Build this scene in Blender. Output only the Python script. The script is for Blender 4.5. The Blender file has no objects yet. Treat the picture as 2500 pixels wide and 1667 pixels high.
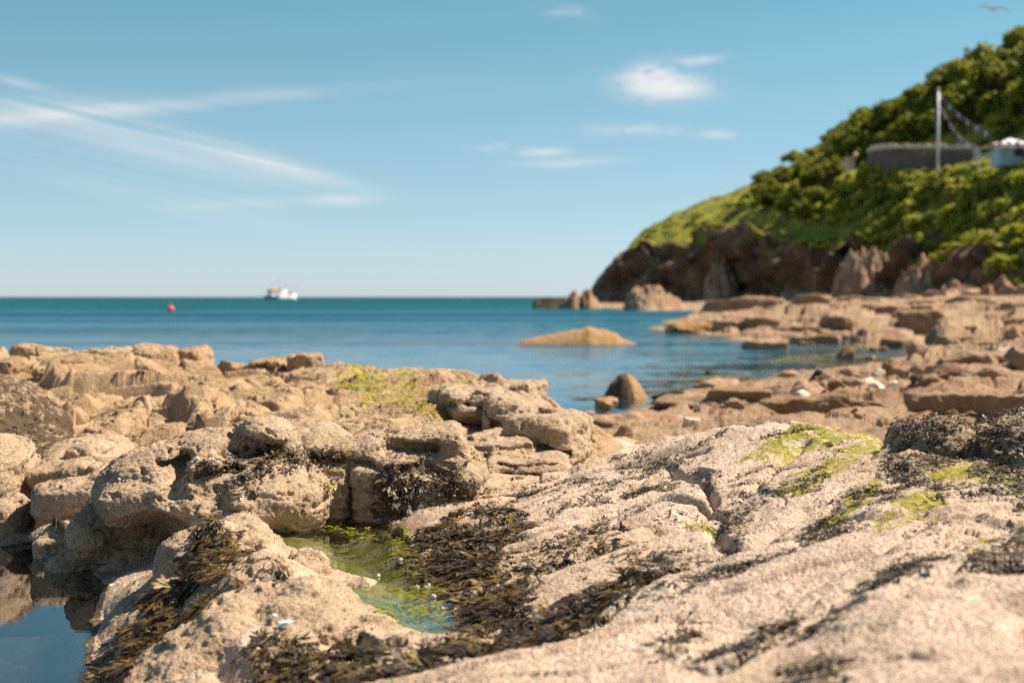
import bpy, bmesh, math, random
import numpy as np
from mathutils import Vector, Matrix
from mathutils.bvhtree import BVHTree

random.seed(7)
R = np.random.RandomState(11)
scene = bpy.context.scene
COL = scene.collection

# ------------------------------------------------------------------ camera
CAM_H = 2.0            # metres above the sea
F = 1024 * 50 / 36.0   # focal length in units of the frame's width / 1024
HOR = 296.5            # row of the horizon (682 rows)
S = 1024 / 2352.0
cam_d = bpy.data.cameras.new('camera')
cam = bpy.data.objects.new('camera', cam_d)
COL.objects.link(cam)
cam.location = (0, 0, CAM_H)
cam.rotation_euler = (math.radians(90), 0, 0)
cam_d.lens = 50
cam_d.sensor_width = 36
cam_d.shift_y = (HOR - 341) / 1024.0
cam_d.clip_start = 0.1
cam_d.clip_end = 60000
cam_d.dof.use_dof = True
cam_d.dof.focus_distance = 9.2
cam_d.dof.aperture_fstop = 1.5
cam_d.dof.aperture_blades = 0
scene.camera = cam

# ------------------------------------------------------------------ sun and sky
SUN_AZ, SUN_EL = math.radians(74), math.radians(50)     # azimuth from +Y (view) towards +X (right)
sun_dir = Vector((math.cos(SUN_EL) * math.sin(SUN_AZ), math.cos(SUN_EL) * math.cos(SUN_AZ), math.sin(SUN_EL)))
sd = bpy.data.lights.new('sun', 'SUN')
sd.energy = 5.0
sd.angle = math.radians(0.5)
sd.color = (1.0, 0.89, 0.74)
so = bpy.data.objects.new('sun', sd)
COL.objects.link(so)
so.rotation_euler = sun_dir.to_track_quat('Z', 'Y').to_euler()
so.location = (20, 5, 40)

scene.view_settings.view_transform = 'Standard'
scene.view_settings.look = 'None'
scene.view_settings.exposure = 0.95
scene.view_settings.gamma = 1
scene.cycles.use_denoising = False      # keep the fine grain of the barnacles

SKY_STRENGTH = 0.054
w = bpy.data.worlds.new('World')
scene.world = w
w.use_nodes = True
nt = w.node_tree
nt.nodes.clear()


class G:
    """small helper to write node graphs as expressions"""
    def __init__(self, tree):
        self.t = tree

    def node(self, kind, **kw):
        n = self.t.nodes.new(kind)
        for k, v in kw.items():
            setattr(n, k, v)
        return n

    def put(self, sock, v):
        if v is None:
            return
        if hasattr(v, 'is_output'):
            self.t.links.new(v, sock)
        else:
            sock.default_value = v

    def m(self, op, a, b=None, c=None, clamp=False):
        n = self.node('ShaderNodeMath', operation=op, use_clamp=clamp)
        self.put(n.inputs[0], a)
        self.put(n.inputs[1], b)
        self.put(n.inputs[2], c)
        return n.outputs[0]

    def mix(self, f, a, b, blend='MIX'):
        n = self.node('ShaderNodeMix', data_type='RGBA', blend_type=blend)
        n.clamp_factor = True
        self.put(n.inputs[0], f)
        self.put(n.inputs[6], a)
        self.put(n.inputs[7], b)
        return n.outputs[2]

    def noise(self, vec, scale, detail=4, rough=0.55, dist=0.0):
        n = self.node('ShaderNodeTexNoise')
        self.put(n.inputs['Vector'], vec)
        n.inputs['Scale'].default_value = scale
        n.inputs['Detail'].default_value = detail
        n.inputs['Roughness'].default_value = rough
        n.inputs['Distortion'].default_value = dist
        return n.outputs[0]

    def voro(self, vec, scale, feature='F1', out=0):
        n = self.node('ShaderNodeTexVoronoi', feature=feature)
        self.put(n.inputs['Vector'], vec)
        n.inputs['Scale'].default_value = scale
        return n.outputs[out]

    def ramp(self, v, lo, hi, smooth=True):
        n = self.node('ShaderNodeMapRange', interpolation_type='SMOOTHSTEP' if smooth else 'LINEAR')
        self.put(n.inputs[0], v)
        n.inputs[1].default_value = lo
        n.inputs[2].default_value = hi
        return n.outputs[0]

    def comb(self, x, y, z):
        n = self.node('ShaderNodeCombineXYZ')
        self.put(n.inputs[0], x)
        self.put(n.inputs[1], y)
        self.put(n.inputs[2], z)
        return n.outputs[0]

    def sep(self, v):
        n = self.node('ShaderNodeSeparateXYZ')
        self.put(n.inputs[0], v)
        return n.outputs

    def vmul(self, v, xyz):
        n = self.node('ShaderNodeVectorMath', operation='MULTIPLY')
        self.put(n.inputs[0], v)
        n.inputs[1].default_value = xyz
        return n.outputs[0]

    def attr(self, name):
        return self.node('ShaderNodeAttribute', attribute_name=name)

    def bump(self, h, strength, dist, normal=None):
        n = self.node('ShaderNodeBump')
        n.inputs['Strength'].default_value = strength
        n.inputs['Distance'].default_value = dist
        self.put(n.inputs['Height'], h)
        self.put(n.inputs['Normal'], normal)
        return n.outputs[0]


g = G(nt)
sky = g.node('ShaderNodeTexSky', sky_type='NISHITA')
sky.sun_disc = False
sky.sun_elevation = SUN_EL
sky.sun_rotation = SUN_AZ
sky.air_density = 1.0
sky.dust_density = 0.1
sky.ozone_density = 1.0
sky.altitude = 0
# thin high clouds, placed by direction: a = azimuth tangent, e = elevation tangent (both in 1/3266 units)
d = g.sep(g.node('ShaderNodeTexCoord').outputs['Generated'])
# hue of the air by elevation: greyer blue at the horizon, teal above
rmp = g.node('ShaderNodeValToRGB')
for i_, (e_, c_) in enumerate([(0.0, (.71, .93, 1.50)), (.068, (.75, .93, 1.10)), (.138, (.75, 1.0, 1.0)), (.2, (.69, 1.03, .97)), (.6, (.8, 1.0, 1.0))]):
    el_ = rmp.color_ramp.elements[i_] if i_ < 2 else rmp.color_ramp.elements.new(e_)
    el_.position = e_
    el_.color = tuple(v / 1.5 for v in c_) + (1,)
g.put(rmp.inputs[0], d[2])
sky_col = g.mix(1.0, sky.outputs[0], g.mix(1.0, rmp.outputs[0], (1.5, 1.5, 1.5, 1), 'MULTIPLY'), 'MULTIPLY')
yy = g.m('MAXIMUM', d[1], 0.02)
ca = g.m('MULTIPLY', g.m('DIVIDE', d[0], yy), F / S)
ce = g.m('MULTIPLY', g.m('DIVIDE', d[2], yy), F / S)
wv = g.comb(g.m('MULTIPLY', ca, 0.0035), g.m('MULTIPLY', ce, 0.012), 0.0)
wob = g.m('SUBTRACT', g.noise(wv, 1.6, 5, 0.6), 0.5)
fib_v = g.comb(g.m('MULTIPLY', g.m('ADD', ca, g.m('MULTIPLY', ce, 3.2)), 0.002), g.m('MULTIPLY', g.m('ADD', ce, g.m('MULTIPLY', ca, 0.22)), 0.022), 0.3)
fib = g.noise(fib_v, 1.7, 8, 0.68, 0.8)
puff = g.noise(g.comb(g.m('MULTIPLY', ca, 0.012), g.m('MULTIPLY', ce, 0.026), 2.0), 1.5, 8, 0.66, 0.7)


def blob(cx, cy, sx, sy, rot, amp, tex, lo, hi, wobble=30):
    """soft cloud patch centred at photo coordinates (2352 wide), rot = upward slope in degrees"""
    x0, e0 = cx - 1176, HOR / S - cy
    c, s = math.cos(math.radians(rot)), math.sin(math.radians(rot))
    dx = g.m('SUBTRACT', ca, x0)
    dy = g.m('ADD', g.m('SUBTRACT', ce, e0), g.m('MULTIPLY', wob, wobble))
    u = g.m('DIVIDE', g.m('ADD', g.m('MULTIPLY', dx, c), g.m('MULTIPLY', dy, s)), sx)
    v = g.m('DIVIDE', g.m('SUBTRACT', g.m('MULTIPLY', dy, c), g.m('MULTIPLY', dx, s)), sy)
    q = g.m('ADD', g.m('MULTIPLY', u, u), g.m('MULTIPLY', v, v))
    gq = g.m('POWER', 2.718, g.m('MULTIPLY', q, -1.0))
    t = g.m('ADD', g.m('MULTIPLY', g.ramp(tex, lo + .08, hi), 0.85), 0.15)
    return g.m('MULTIPLY', g.m('MULTIPLY', gq, t), amp)


parts = [
    blob(330, 245, 430, 16, 5, 0.42, fib, 0.2, 0.6, 16), blob(30, 255, 260, 40, 0, 0.35, fib, 0.2, 0.7, 30),
    blob(40, 187, 60, 9, -12, 0.35, fib, 0.2, 0.6, 20),
    blob(330, 325, 260, 34, -14, 0.52, fib, 0.25, 0.65, 25), blob(620, 378, 190, 26, -15, 0.68, fib, 0.2, 0.6, 20),
    blob(300, 420, 420, 60, -12, 0.22, fib, 0.3, 0.7, 40), blob(790, 458, 75, 11, 1, 0.45, fib, 0.1, 0.5, 14),
    blob(570, 468, 130, 12, 2, 0.3, fib, 0.2, 0.6, 20),
    blob(1525, 198, 95, 28, -3, 1.1, puff, 0.18, 0.55, 44), blob(1500, 160, 60, 26, 12, 0.5, puff, 0.3, 0.6, 34),
    blob(1610, 138, 48, 9, 5, 0.5, fib, 0.2, 0.5, 14), blob(1300, 28, 60, 16, -6, 0.3, puff, 0.3, 0.6, 40),
    blob(1250, 348, 52, 9, 1, 0.6, puff, 0.2, 0.5, 14), blob(1300, 373, 110, 9, 2, 0.4, puff, 0.2, 0.5, 22),
    blob(1130, 338, 50, 10, 0, 0.3, puff, 0.3, 0.6, 20), blob(1480, 300, 130, 12, 0, 0.36, puff, 0.3, 0.55, 36),
    blob(1650, 308, 36, 9, 0, 0.4, puff, 0.2, 0.5, 14),
]
acc = parts[0]
for p_ in parts[1:]:
    acc = g.m('ADD', acc, p_)
acc = g.m('MULTIPLY', acc, g.ramp(d[1], 0.05, 0.3))
acc = g.m('MINIMUM', acc, 0.9)
cloud_col = (8.6, 8.4, 8.5, 1)
final = g.mix(acc, sky_col, cloud_col)
bg = g.node('ShaderNodeBackground')
nt.links.new(final, bg.inputs[0])
bg.inputs[1].default_value = SKY_STRENGTH
wo = g.node('ShaderNodeOutputWorld')
nt.links.new(bg.outputs[0], wo.inputs[0])


# ------------------------------------------------------------------ helpers
def P(dx, dy, z):
    """world point of a photo point (2352 wide) at height z"""
    v = dy * S - HOR
    Y = (CAM_H - z) * F / v
    return ((dx * S - 512) * Y / F, Y, z)


def Q(dx, dy, Y):
    """world point of a photo point at distance Y"""
    return ((dx * S - 512) * Y / F, Y, CAM_H - (dy * S - HOR) * Y / F)


def tag(o, label=None, cat=None, group=None, kind=None):
    if label:
        o['label'] = label
    if cat:
        o['category'] = cat
    if group:
        o['group'] = group
    if kind:
        o['kind'] = kind
    return o


def empty(name, loc=(0, 0, 0), rz=0.0):
    o = bpy.data.objects.new(name, None)
    COL.objects.link(o)
    o.location = loc
    o.rotation_euler = (0, 0, rz)
    o.empty_display_size = 0.1
    return o


def mesh_np(name, V, faces, mat, attrs=None, smooth=True, parent=None, origin=None):
    """faces: (n,3) or (n,4) array or list of such arrays"""
    V = np.asarray(V, dtype=np.float32)
    if origin is not None:
        V = V - np.asarray(origin, dtype=np.float32)
    me = bpy.data.meshes.new(name)
    fl = faces if isinstance(faces, list) else [faces]
    me.vertices.add(len(V))
    me.vertices.foreach_set('co', V.ravel())
    nl = sum(f.size for f in fl)
    npoly = sum(len(f) for f in fl)
    me.loops.add(nl)
    me.loops.foreach_set('vertex_index', np.concatenate([f.ravel() for f in fl]).astype(np.int32))
    me.polygons.add(npoly)
    sizes = np.concatenate([np.full(len(f), f.shape[1]) for f in fl]).astype(np.int32)
    starts = np.concatenate([[0], np.cumsum(sizes)[:-1]]).astype(np.int32)
    me.polygons.foreach_set('loop_start', starts)
    me.polygons.foreach_set('use_smooth', np.full(npoly, smooth))
    me.update(calc_edges=True)
    for k, a in (attrs or {}).items():
        at = me.attributes.new(k, 'FLOAT', 'POINT')
        at.data.foreach_set('value', np.asarray(a, dtype=np.float32))
    if mat:
        me.materials.append(mat)
    o = bpy.data.objects.new(name, me)
    COL.objects.link(o)
    if origin is not None:
        o.location = origin
    if parent is not None:
        o.parent = parent
    return o


def mesh_bm(name, bm, mat, parent=None, smooth=False, origin=None):
    me = bpy.data.meshes.new(name)
    if origin is not None:
        bmesh.ops.translate(bm, verts=bm.verts, vec=-Vector(origin))
    bmesh.ops.recalc_face_normals(bm, faces=bm.faces)
    bm.to_mesh(me)
    bm.free()
    for f in me.polygons:
        f.use_smooth = smooth
    me.materials.append(mat)
    o = bpy.data.objects.new(name, me)
    COL.objects.link(o)
    if origin is not None:
        o.location = origin
    o.parent = parent
    return o


def bm_box(bm, c, s, rz=0.0, bevel=0.0):
    r = bmesh.ops.create_cube(bm, size=1.0)
    vs = r['verts']
    M = Matrix.Translation(c) @ Matrix.Rotation(rz, 4, 'Z') @ Matrix.Diagonal((s[0], s[1], s[2], 1))
    bmesh.ops.transform(bm, matrix=M, verts=vs)
    if bevel:
        es = list({e for v in vs for e in v.link_edges})
        bmesh.ops.bevel(bm, geom=es, offset=bevel, segments=2, affect='EDGES')


def bm_tube(bm, a, b, r1, r2=None, seg=10):
    a, b = Vector(a), Vector(b)
    dd = b - a
    r2 = r1 if r2 is None else r2
    M = Matrix.Translation((a + b) / 2) @ dd.to_track_quat('Z', 'Y').to_matrix().to_4x4()
    bmesh.ops.create_cone(bm, cap_ends=True, segments=seg, radius1=r1, radius2=r2, depth=dd.length, matrix=M)


# ---- noise -----------------------------------------------------------------
def _h(ix, iy, iz, seed):
    h = (ix * np.uint32(374761393)) ^ (iy * np.uint32(668265263)) ^ (iz * np.uint32(2246822519)) ^ np.uint32((seed * 3266489917) & 0xffffffff)
    h ^= h >> np.uint32(15)
    h *= np.uint32(2246822519)
    h ^= h >> np.uint32(13)
    h *= np.uint32(3266489917)
    h ^= h >> np.uint32(16)
    return h


_GR = np.array([[1, 1, 0], [-1, 1, 0], [1, -1, 0], [-1, -1, 0], [1, 0, 1], [-1, 0, 1], [1, 0, -1], [-1, 0, -1],
                [0, 1, 1], [0, -1, 1], [0, 1, -1], [0, -1, -1], [1, 1, 0], [-1, 1, 0], [0, -1, 1], [0, -1, -1]], dtype=np.float32)


def perlin(p, seed=0):
    p = np.asarray(p, dtype=np.float32)
    fl = np.floor(p)
    f = p - fl
    i = fl.astype(np.int32).view(np.uint32) if fl.flags['C_CONTIGUOUS'] else fl.astype(np.int32).astype(np.uint32)
    u = f * f * f * (f * (f * 6 - 15) + 10)
    out = np.zeros(len(p), dtype=np.float32)
    one = np.uint32(1)
    for dx in (0, 1):
        wx = u[:, 0] if dx else 1 - u[:, 0]
        for dy in (0, 1):
            wxy = wx * (u[:, 1] if dy else 1 - u[:, 1])
            for dz in (0, 1):
                wz = wxy * (u[:, 2] if dz else 1 - u[:, 2])
                h = _h(i[:, 0] + np.uint32(dx), i[:, 1] + np.uint32(dy), i[:, 2] + np.uint32(dz), seed) & np.uint32(15)
                gr = _GR[h]
                out += wz * (gr[:, 0] * (f[:, 0] - dx) + gr[:, 1] * (f[:, 1] - dy) + gr[:, 2] * (f[:, 2] - dz))
    return out


def fbm(p, freq, octs=4, gain=0.5, lac=2.03, seed=0, ridged=False):
    out = np.zeros(len(p), dtype=np.float32)
    a = 1.0
    p = np.asarray(p, dtype=np.float32) * freq
    for k in range(octs):
        n = perlin(p + np.float32(17.3 * k), seed + k)
        if ridged:
            n = 0.34 - np.abs(n) * 1.6
        out += a * n
        a *= gain
        p = p * np.float32(lac)
    return out


def worley2(x, y, seed=0, jit=0.9):
    """F1, F2 and a random value of the nearest cell"""
    ix, iy = np.floor(x).astype(np.int32), np.floor(y).astype(np.int32)
    f1 = np.full(len(x), 9.0, np.float32)
    f2 = np.full(len(x), 9.0, np.float32)
    cid = np.zeros(len(x), np.float32)
    tilt = np.zeros(len(x), np.float32)
    for dx in (-1, 0, 1):
        for dy in (-1, 0, 1):
            cx, cy = ix + dx, iy + dy
            h = _h(cx.view(np.uint32), cy.view(np.uint32), np.zeros_like(cx).view(np.uint32), seed)
            rx = (h & np.uint32(1023)).astype(np.float32) / 1023
            ry = ((h >> np.uint32(10)) & np.uint32(1023)).astype(np.float32) / 1023
            rv = ((h >> np.uint32(20)) & np.uint32(1023)).astype(np.float32) / 1023
            ddx = cx + 0.5 + jit * (rx - 0.5) - x
            ddy = cy + 0.5 + jit * (ry - 0.5) - y
            dd = np.sqrt(ddx * ddx + ddy * ddy)
            near = dd < f1
            f2 = np.where(near, f1, np.minimum(f2, dd))
            cid = np.where(near, rv, cid)
            ta = rx * 6.2832 * 3.7
            tilt = np.where(near, -(ddx * np.cos(ta) + ddy * np.sin(ta)), tilt)
            f1 = np.where(near, dd, f1)
    return f1, f2, cid, tilt


def sstep(a, b, x):
    t = np.clip((x - a) / (b - a), 0, 1)
    return t * t * (3 - 2 * t)


# ---- smooth interpolation of scattered heights -------------------------------
class Heights:
    """height interpolated through scattered points (linear radial basis, in angle / log-distance coordinates)"""
    def __init__(self, pts, eps=0.01, ky=0.55):
        pts = np.array(pts, dtype=np.float64)
        self.ky, self.eps = ky, eps
        self.c = self.co(pts[:, 0], pts[:, 1])
        n = len(pts)
        A = np.zeros((n + 3, n + 3))
        A[:n, :n] = self.phi(self.c, self.c) + np.eye(n) * 1e-6
        A[:n, n] = 1
        A[:n, n + 1:] = self.c
        A[n:, :n] = A[:n, n:].T
        b = np.zeros(n + 3)
        b[:n] = pts[:, 2]
        self.w = np.linalg.solve(A, b)

    def co(self, x, y):
        return np.stack([x / y, np.log(y) * self.ky], 1)

    def phi(self, a, b):
        d2 = ((a[:, None, :] - b[None, :, :]) ** 2).sum(2)
        return np.sqrt(d2 + self.eps ** 2)

    def __call__(self, x, y):
        q = self.co(x, y)
        out = np.empty(len(x))
        n = len(self.c)
        for s in range(0, len(x), 40000):
            qq = q[s:s + 40000]
            out[s:s + 40000] = self.phi(qq, self.c) @ self.w[:n] + self.w[n] + qq @ self.w[n + 1:]
        return out


def polar_grid(a0, a1, na, y0, y1, ny, power=1.0):
    """a grid of columns of constant x/y from y0 to y1, finer near the camera"""
    a = np.linspace(a0, a1, na)
    y = np.exp(np.linspace(math.log(y0), math.log(y1), ny))
    A, Yg = np.meshgrid(a, y)
    x = (A * Yg).ravel()
    yv = Yg.ravel()
    idx = np.arange(na * ny).reshape(ny, na)
    f = np.stack([idx[:-1, :-1], idx[:-1, 1:], idx[1:, 1:], idx[1:, :-1]], -1).reshape(-1, 4)
    return x, yv, f


def heights_on_grid(H, a0, a1, na, y0, y1, ny, st=5):
    """the smooth base height on a polar grid, worked out on every st-th line and filled in between"""
    ca, cy = na // st + 2, ny // st + 2
    a, ly = np.linspace(a0, a1, ca), np.linspace(math.log(y0), math.log(y1), cy)
    A, Yg = np.meshgrid(a, np.exp(ly))
    Z = H((A * Yg).ravel(), Yg.ravel()).reshape(cy, ca)
    ia, iy = np.linspace(0, ca - 1.000001, na), np.linspace(0, cy - 1.000001, ny)
    i0, j0 = ia.astype(int), iy.astype(int)
    fa, fy = (ia - i0)[None, :], (iy - j0)[:, None]
    T = Z[j0][:, i0] * (1 - fy) * (1 - fa) + Z[j0][:, i0 + 1] * (1 - fy) * fa + Z[j0 + 1][:, i0] * fy * (1 - fa) + Z[j0 + 1][:, i0 + 1] * fy * fa
    return T.ravel().astype(np.float32)


def grid_normals(V, ny, na):
    G3 = V.reshape(ny, na, 3)
    du = np.gradient(G3, axis=1)
    dv = np.gradient(G3, axis=0)
    n = np.cross(du, dv)
    n /= np.linalg.norm(n, axis=2, keepdims=True) + 1e-9
    n[n[:, :, 2] < 0] *= -1
    return n.reshape(-1, 3)


def mesh_normals(V, f):
    n = np.zeros_like(V)
    e1 = V[f[:, 2]] - V[f[:, 0]]
    e2 = V[f[:, 3]] - V[f[:, 1]] if f.shape[1] == 4 else V[f[:, 1]] - V[f[:, 0]]
    fn = np.cross(e1, e2) if f.shape[1] == 4 else np.cross(e2, e1)
    for k in range(f.shape[1]):
        for ax in range(3):
            n[:, ax] += np.bincount(f[:, k], weights=fn[:, ax], minlength=len(V))
    return n / (np.linalg.norm(n, axis=1, keepdims=True) + 1e-12)


def in_poly(x, y, poly):
    inside = np.zeros(len(x), bool)
    n = len(poly)
    for i in range(n):
        x1, y1 = poly[i][:2]
        x2, y2 = poly[(i + 1) % n][:2]
        c = ((y1 > y) != (y2 > y)) & (x < (x2 - x1) * (y - y1) / ((y2 - y1) + 1e-12) + x1)
        inside ^= c
    return inside


def patch(pts, z):
    """outline of a patch in metres, from its outline in the photo and the height it lies at"""
    return [P(px, py, z)[:2] for px, py in pts]


STRIKE = math.radians(64)      # the beds run away to the right
TX, TY = math.sin(STRIKE), math.cos(STRIKE)


def strata(x, y):
    return x * TX + y * TY, x * TY - y * TX       # along, across


# ---- solid rocks from signed distance fields -----------------------------------
def sdf_ell(p, c, r, rz=0.0, tilt=0.0):
    q = p - np.array(c, np.float32)
    q = rot(q, rz, tilt)
    r = np.array(r, np.float32)
    k0 = np.sqrt(((q / r) ** 2).sum(1))
    k1 = np.sqrt(((q / (r * r)) ** 2).sum(1)) + 1e-6
    return k0 * (k0 - 1) / k1


def sdf_box(p, c, h, rad, rz=0.0, tilt=0.0):
    q = p - np.array(c, np.float32)
    q = rot(q, rz, tilt)
    h = np.array(h, np.float32) - rad
    dd = np.abs(q) - h
    return np.sqrt((np.maximum(dd, 0) ** 2).sum(1)) + np.minimum(dd.max(1), 0) - rad


def rot(q, rz, tilt):
    """turn about z, then lean to the side by tilt (about the local y axis)"""
    c, s = math.cos(rz), math.sin(rz)
    x, y, z = q[:, 0] * c + q[:, 1] * s, -q[:, 0] * s + q[:, 1] * c, q[:, 2]
    c, s = math.cos(tilt), math.sin(tilt)
    return np.stack([x * c + z * s, y, -x * s + z * c], 1)


def smin(a, b, k):
    h = np.clip(0.5 + 0.5 * (b - a) / k, 0, 1)
    return b * (1 - h) + a * h - k * h * (1 - h)


def smax(a, b, k):
    return -smin(-a, -b, k)


def surface_net(dv, shape, org, h):
    nx, ny, nz = shape
    D = dv.reshape(shape)
    Sg = D < 0
    c = np.zeros((nx - 1, ny - 1, nz - 1), np.uint8)
    for i in (0, 1):
        for j in (0, 1):
            for k in (0, 1):
                c += Sg[i:nx - 1 + i, j:ny - 1 + j, k:nz - 1 + k]
    act = (c > 0) & (c < 8)
    ii, jj, kk = np.nonzero(act)
    vid = np.full(act.shape, -1, np.int64)
    vid[ii, jj, kk] = np.arange(len(ii))
    pos = np.zeros((len(ii), 3))
    cnt = np.zeros(len(ii))
    corners = [(i, j, k) for i in (0, 1) for j in (0, 1) for k in (0, 1)]
    for a in corners:
        for b in corners:
            if a < b and sum(abs(a[t] - b[t]) for t in range(3)) == 1:
                da = D[ii + a[0], jj + a[1], kk + a[2]]
                db = D[ii + b[0], jj + b[1], kk + b[2]]
                mk = (da < 0) != (db < 0)
                t = np.where(mk, da / np.where(mk, da - db, 1), 0)
                for ax in range(3):
                    pos[:, ax] += np.where(mk, a[ax] + t * (b[ax] - a[ax]), 0)
                cnt += mk
    V = (np.stack([ii, jj, kk], 1) + pos / cnt[:, None]) * h + np.array(org)
    quads = []
    for ax in range(3):
        o1, o2 = (ax + 1) % 3, (ax + 2) % 3
        sl0 = [slice(None)] * 3
        sl1 = [slice(None)] * 3
        sl0[ax], sl1[ax] = slice(0, -1), slice(1, None)
        e = Sg[tuple(sl0)] != Sg[tuple(sl1)]
        sgn = Sg[tuple(sl0)]
        for t in (o1, o2):
            e_ = np.zeros_like(e)
            s_ = [slice(None)] * 3
            s_[t] = slice(1, -1)
            e_[tuple(s_)] = e[tuple(s_)]
            e = e_
        ei = np.stack(np.nonzero(e), 1)
        s0 = sgn[ei[:, 0], ei[:, 1], ei[:, 2]]

        def cell(d1, d2):
            q = ei.copy()
            q[:, o1] -= d1
            q[:, o2] -= d2
            return vid[q[:, 0], q[:, 1], q[:, 2]]
        qd = np.stack([cell(1, 1), cell(0, 1), cell(0, 0), cell(1, 0)], 1)
        qd[~s0] = qd[~s0][:, ::-1]
        quads.append(qd)
    f = np.concatenate(quads)
    f = f[(f >= 0).all(1)]
    return V, f


def rock_detail(V, n, amp, seed, grain=0.008, pits=0.0, fmul=1.0, field=False):
    """weathering: broad dents, ledges along the bedding, knobs and barnacle grain, along the normal"""
    al, ac = strata(V[:, 0], V[:, 1])
    p2 = np.stack([al * 0.55, ac * 1.5, V[:, 2] * 2.2], 1)
    dsp = amp * 1.0 * fbm(V, 1.7 * fmul, 3, 0.5, seed=seed)
    dsp += amp * 0.8 * fbm(p2, 2.6 * fmul, 3, 0.5, seed=seed + 10, ridged=True)
    dsp += amp * 0.35 * fbm(V, 8.5 * fmul, 3, 0.55, seed=seed + 20)
    if grain:
        dsp += grain * (fbm(V, 38.0, 2, 0.7, seed=seed + 30) + 0.9 * np.abs(perlin(V * 85, seed + 40)) - .2)
    if pits:
        q = perlin(V * 16 * fmul, seed + 50) + 0.5 * perlin(V * 31 * fmul, seed + 51)
        dsp -= pits * sstep(0.28, 0.62, q)
    if field:      # steep steps of a height field are left to the finer bump
        dsp = dsp * (.05 + .95 * sstep(.5, .92, n[:, 2]))
    return V + n * dsp[:, None]


ROCKS_FOR_WEED = []      # (vertices, faces) that weed can settle on


def sdf_rock(name, prims, box, h, mat, label, amp=0.03, seed=1, warp=0.06, k=0.06, bands=0.0, grain=0.008, pits=0.01, cat='rock', weed=True, attrs=None, group=None, foot=None):
    """prims: list of (op, kind, args); op '+' joins, '-' carves"""
    lo, hi = np.full(3, 99.0), np.full(3, -99.0)
    for op, kind, args in prims:
        if op == '+':
            c_ = np.array(args[0])
            r_ = np.array(args[1], float)
            turn, tlt = (args[2], args[3]) if kind == 'e' else (args[3] if len(args) > 3 else 0, args[4] if len(args) > 4 else 0)
            if abs(turn) > .02:
                r_[:2] = math.hypot(r_[0], r_[1])
            if abs(tlt) > .02:
                a_, b_ = r_[0], r_[2]
                r_[0] = a_ * math.cos(tlt) + b_ * abs(math.sin(tlt))
                r_[2] = b_ * math.cos(tlt) + a_ * abs(math.sin(tlt))
            lo, hi = np.minimum(lo, c_ - r_), np.maximum(hi, c_ + r_)
    mg = .10 + warp + k * .3
    zb = box[2][0]
    box = ((lo[0] - mg, hi[0] + mg), (lo[1] - mg, hi[1] + mg), (zb, hi[2] + mg))
    (x0, x1), (y0, y1), (z0, z1) = box
    nx, ny, nz = [int(math.ceil((b - a) / h)) + 1 for a, b in box]
    gx, gy, gz = np.meshgrid(np.arange(nx) * h + x0, np.arange(ny) * h + y0, np.arange(nz) * h + z0, indexing='ij')
    p = np.stack([gx.ravel(), gy.ravel(), gz.ravel()], 1).astype(np.float32)

    def ev(q):
        dd = None
        if foot is not None:        # below this level the sides go straight down into the ground
            q = q.copy()
            q[:, 2] = np.where(q[:, 2] < foot, foot + (q[:, 2] - foot) * .08, q[:, 2])
        for op, kind, args in prims:
            e = sdf_ell(q, *args) if kind == 'e' else sdf_box(q, *args)
            if dd is None:
                dd = e
            elif op == '+':
                dd = smin(dd, e, k)
            else:
                dd = smax(dd, -e, k * 0.6)
        return dd
    dv = ev(p)
    near = np.abs(dv) < 0.12 + 2 * warp
    q = p[near]
    wq = q + warp * np.stack([fbm(q, 2.1, 3, seed=seed), fbm(q + 31, 2.1, 3, seed=seed + 3), 0.8 * fbm(q + 57, 2.1, 3, seed=seed + 6)], 1)
    de = ev(wq)
    if bands:       # bedding: thin notches with a slight overhang above each, running in and out
        al, ac = strata(q[:, 0], q[:, 1])
        s = q[:, 2] + ac * 0.22 + 0.07 * fbm(q, 1.3, 2, seed=seed + 9)
        gate = sstep(-.12, .18, fbm(q, 1.5, 2, seed=seed + 12))
        for per, wid, dp in ((.17, .10, 1.0), (.41, .07, 2.0)):
            fr = s / per + .37
            fr = fr - np.floor(fr)
            de = de + bands * dp * 2.2 * gate * np.exp(-((fr - .5) / wid) ** 2) + bands * .5 * (fr - .5)
        c1 = np.abs(perlin(np.stack([q[:, 0] * 1.6 + q[:, 1] * .8, q[:, 1] * 1.2 - q[:, 0] * .6, q[:, 2] * .7], 1) + seed, seed + 14))
        de = de + bands * 2.4 * sstep(.045, 0, c1) * sstep(0, .2, fbm(q, 1.1, 2, seed=seed + 15))
    dv[near] = de
    edge = (p[:, 2] <= z0 + h * 1.01) | (p[:, 0] <= x0 + h) | (p[:, 1] <= y0 + h)
    dv[edge] = np.maximum(dv[edge], h)     # closed underneath
    V, f = surface_net(dv, (nx, ny, nz), (x0, y0, z0), h)
    n = mesh_normals(V, f)
    V = rock_detail(V, n, amp, seed + 60, grain, pits)
    if weed:
        ROCKS_FOR_WEED.append((V, f))
    at = {k_: fn(V, n) for k_, fn in (attrs or {}).items()}
    c = (float(V[:, 0].mean()), float(V[:, 1].mean()), float(V[:, 2].min()))
    o = mesh_np(name, V, f, mat, at, origin=c)
    tag(o, label, cat, group)
    return o


# ------------------------------------------------------------------ materials
def new_mat(name):
    m = bpy.data.materials.new(name)
    m.use_nodes = True
    m.node_tree.nodes.clear()
    gg = G(m.node_tree)
    b = gg.node('ShaderNodeBsdfPrincipled')
    o = gg.node('ShaderNodeOutputMaterial')
    m.node_tree.links.new(b.outputs[0], o.inputs[0])
    return m, gg, b


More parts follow.
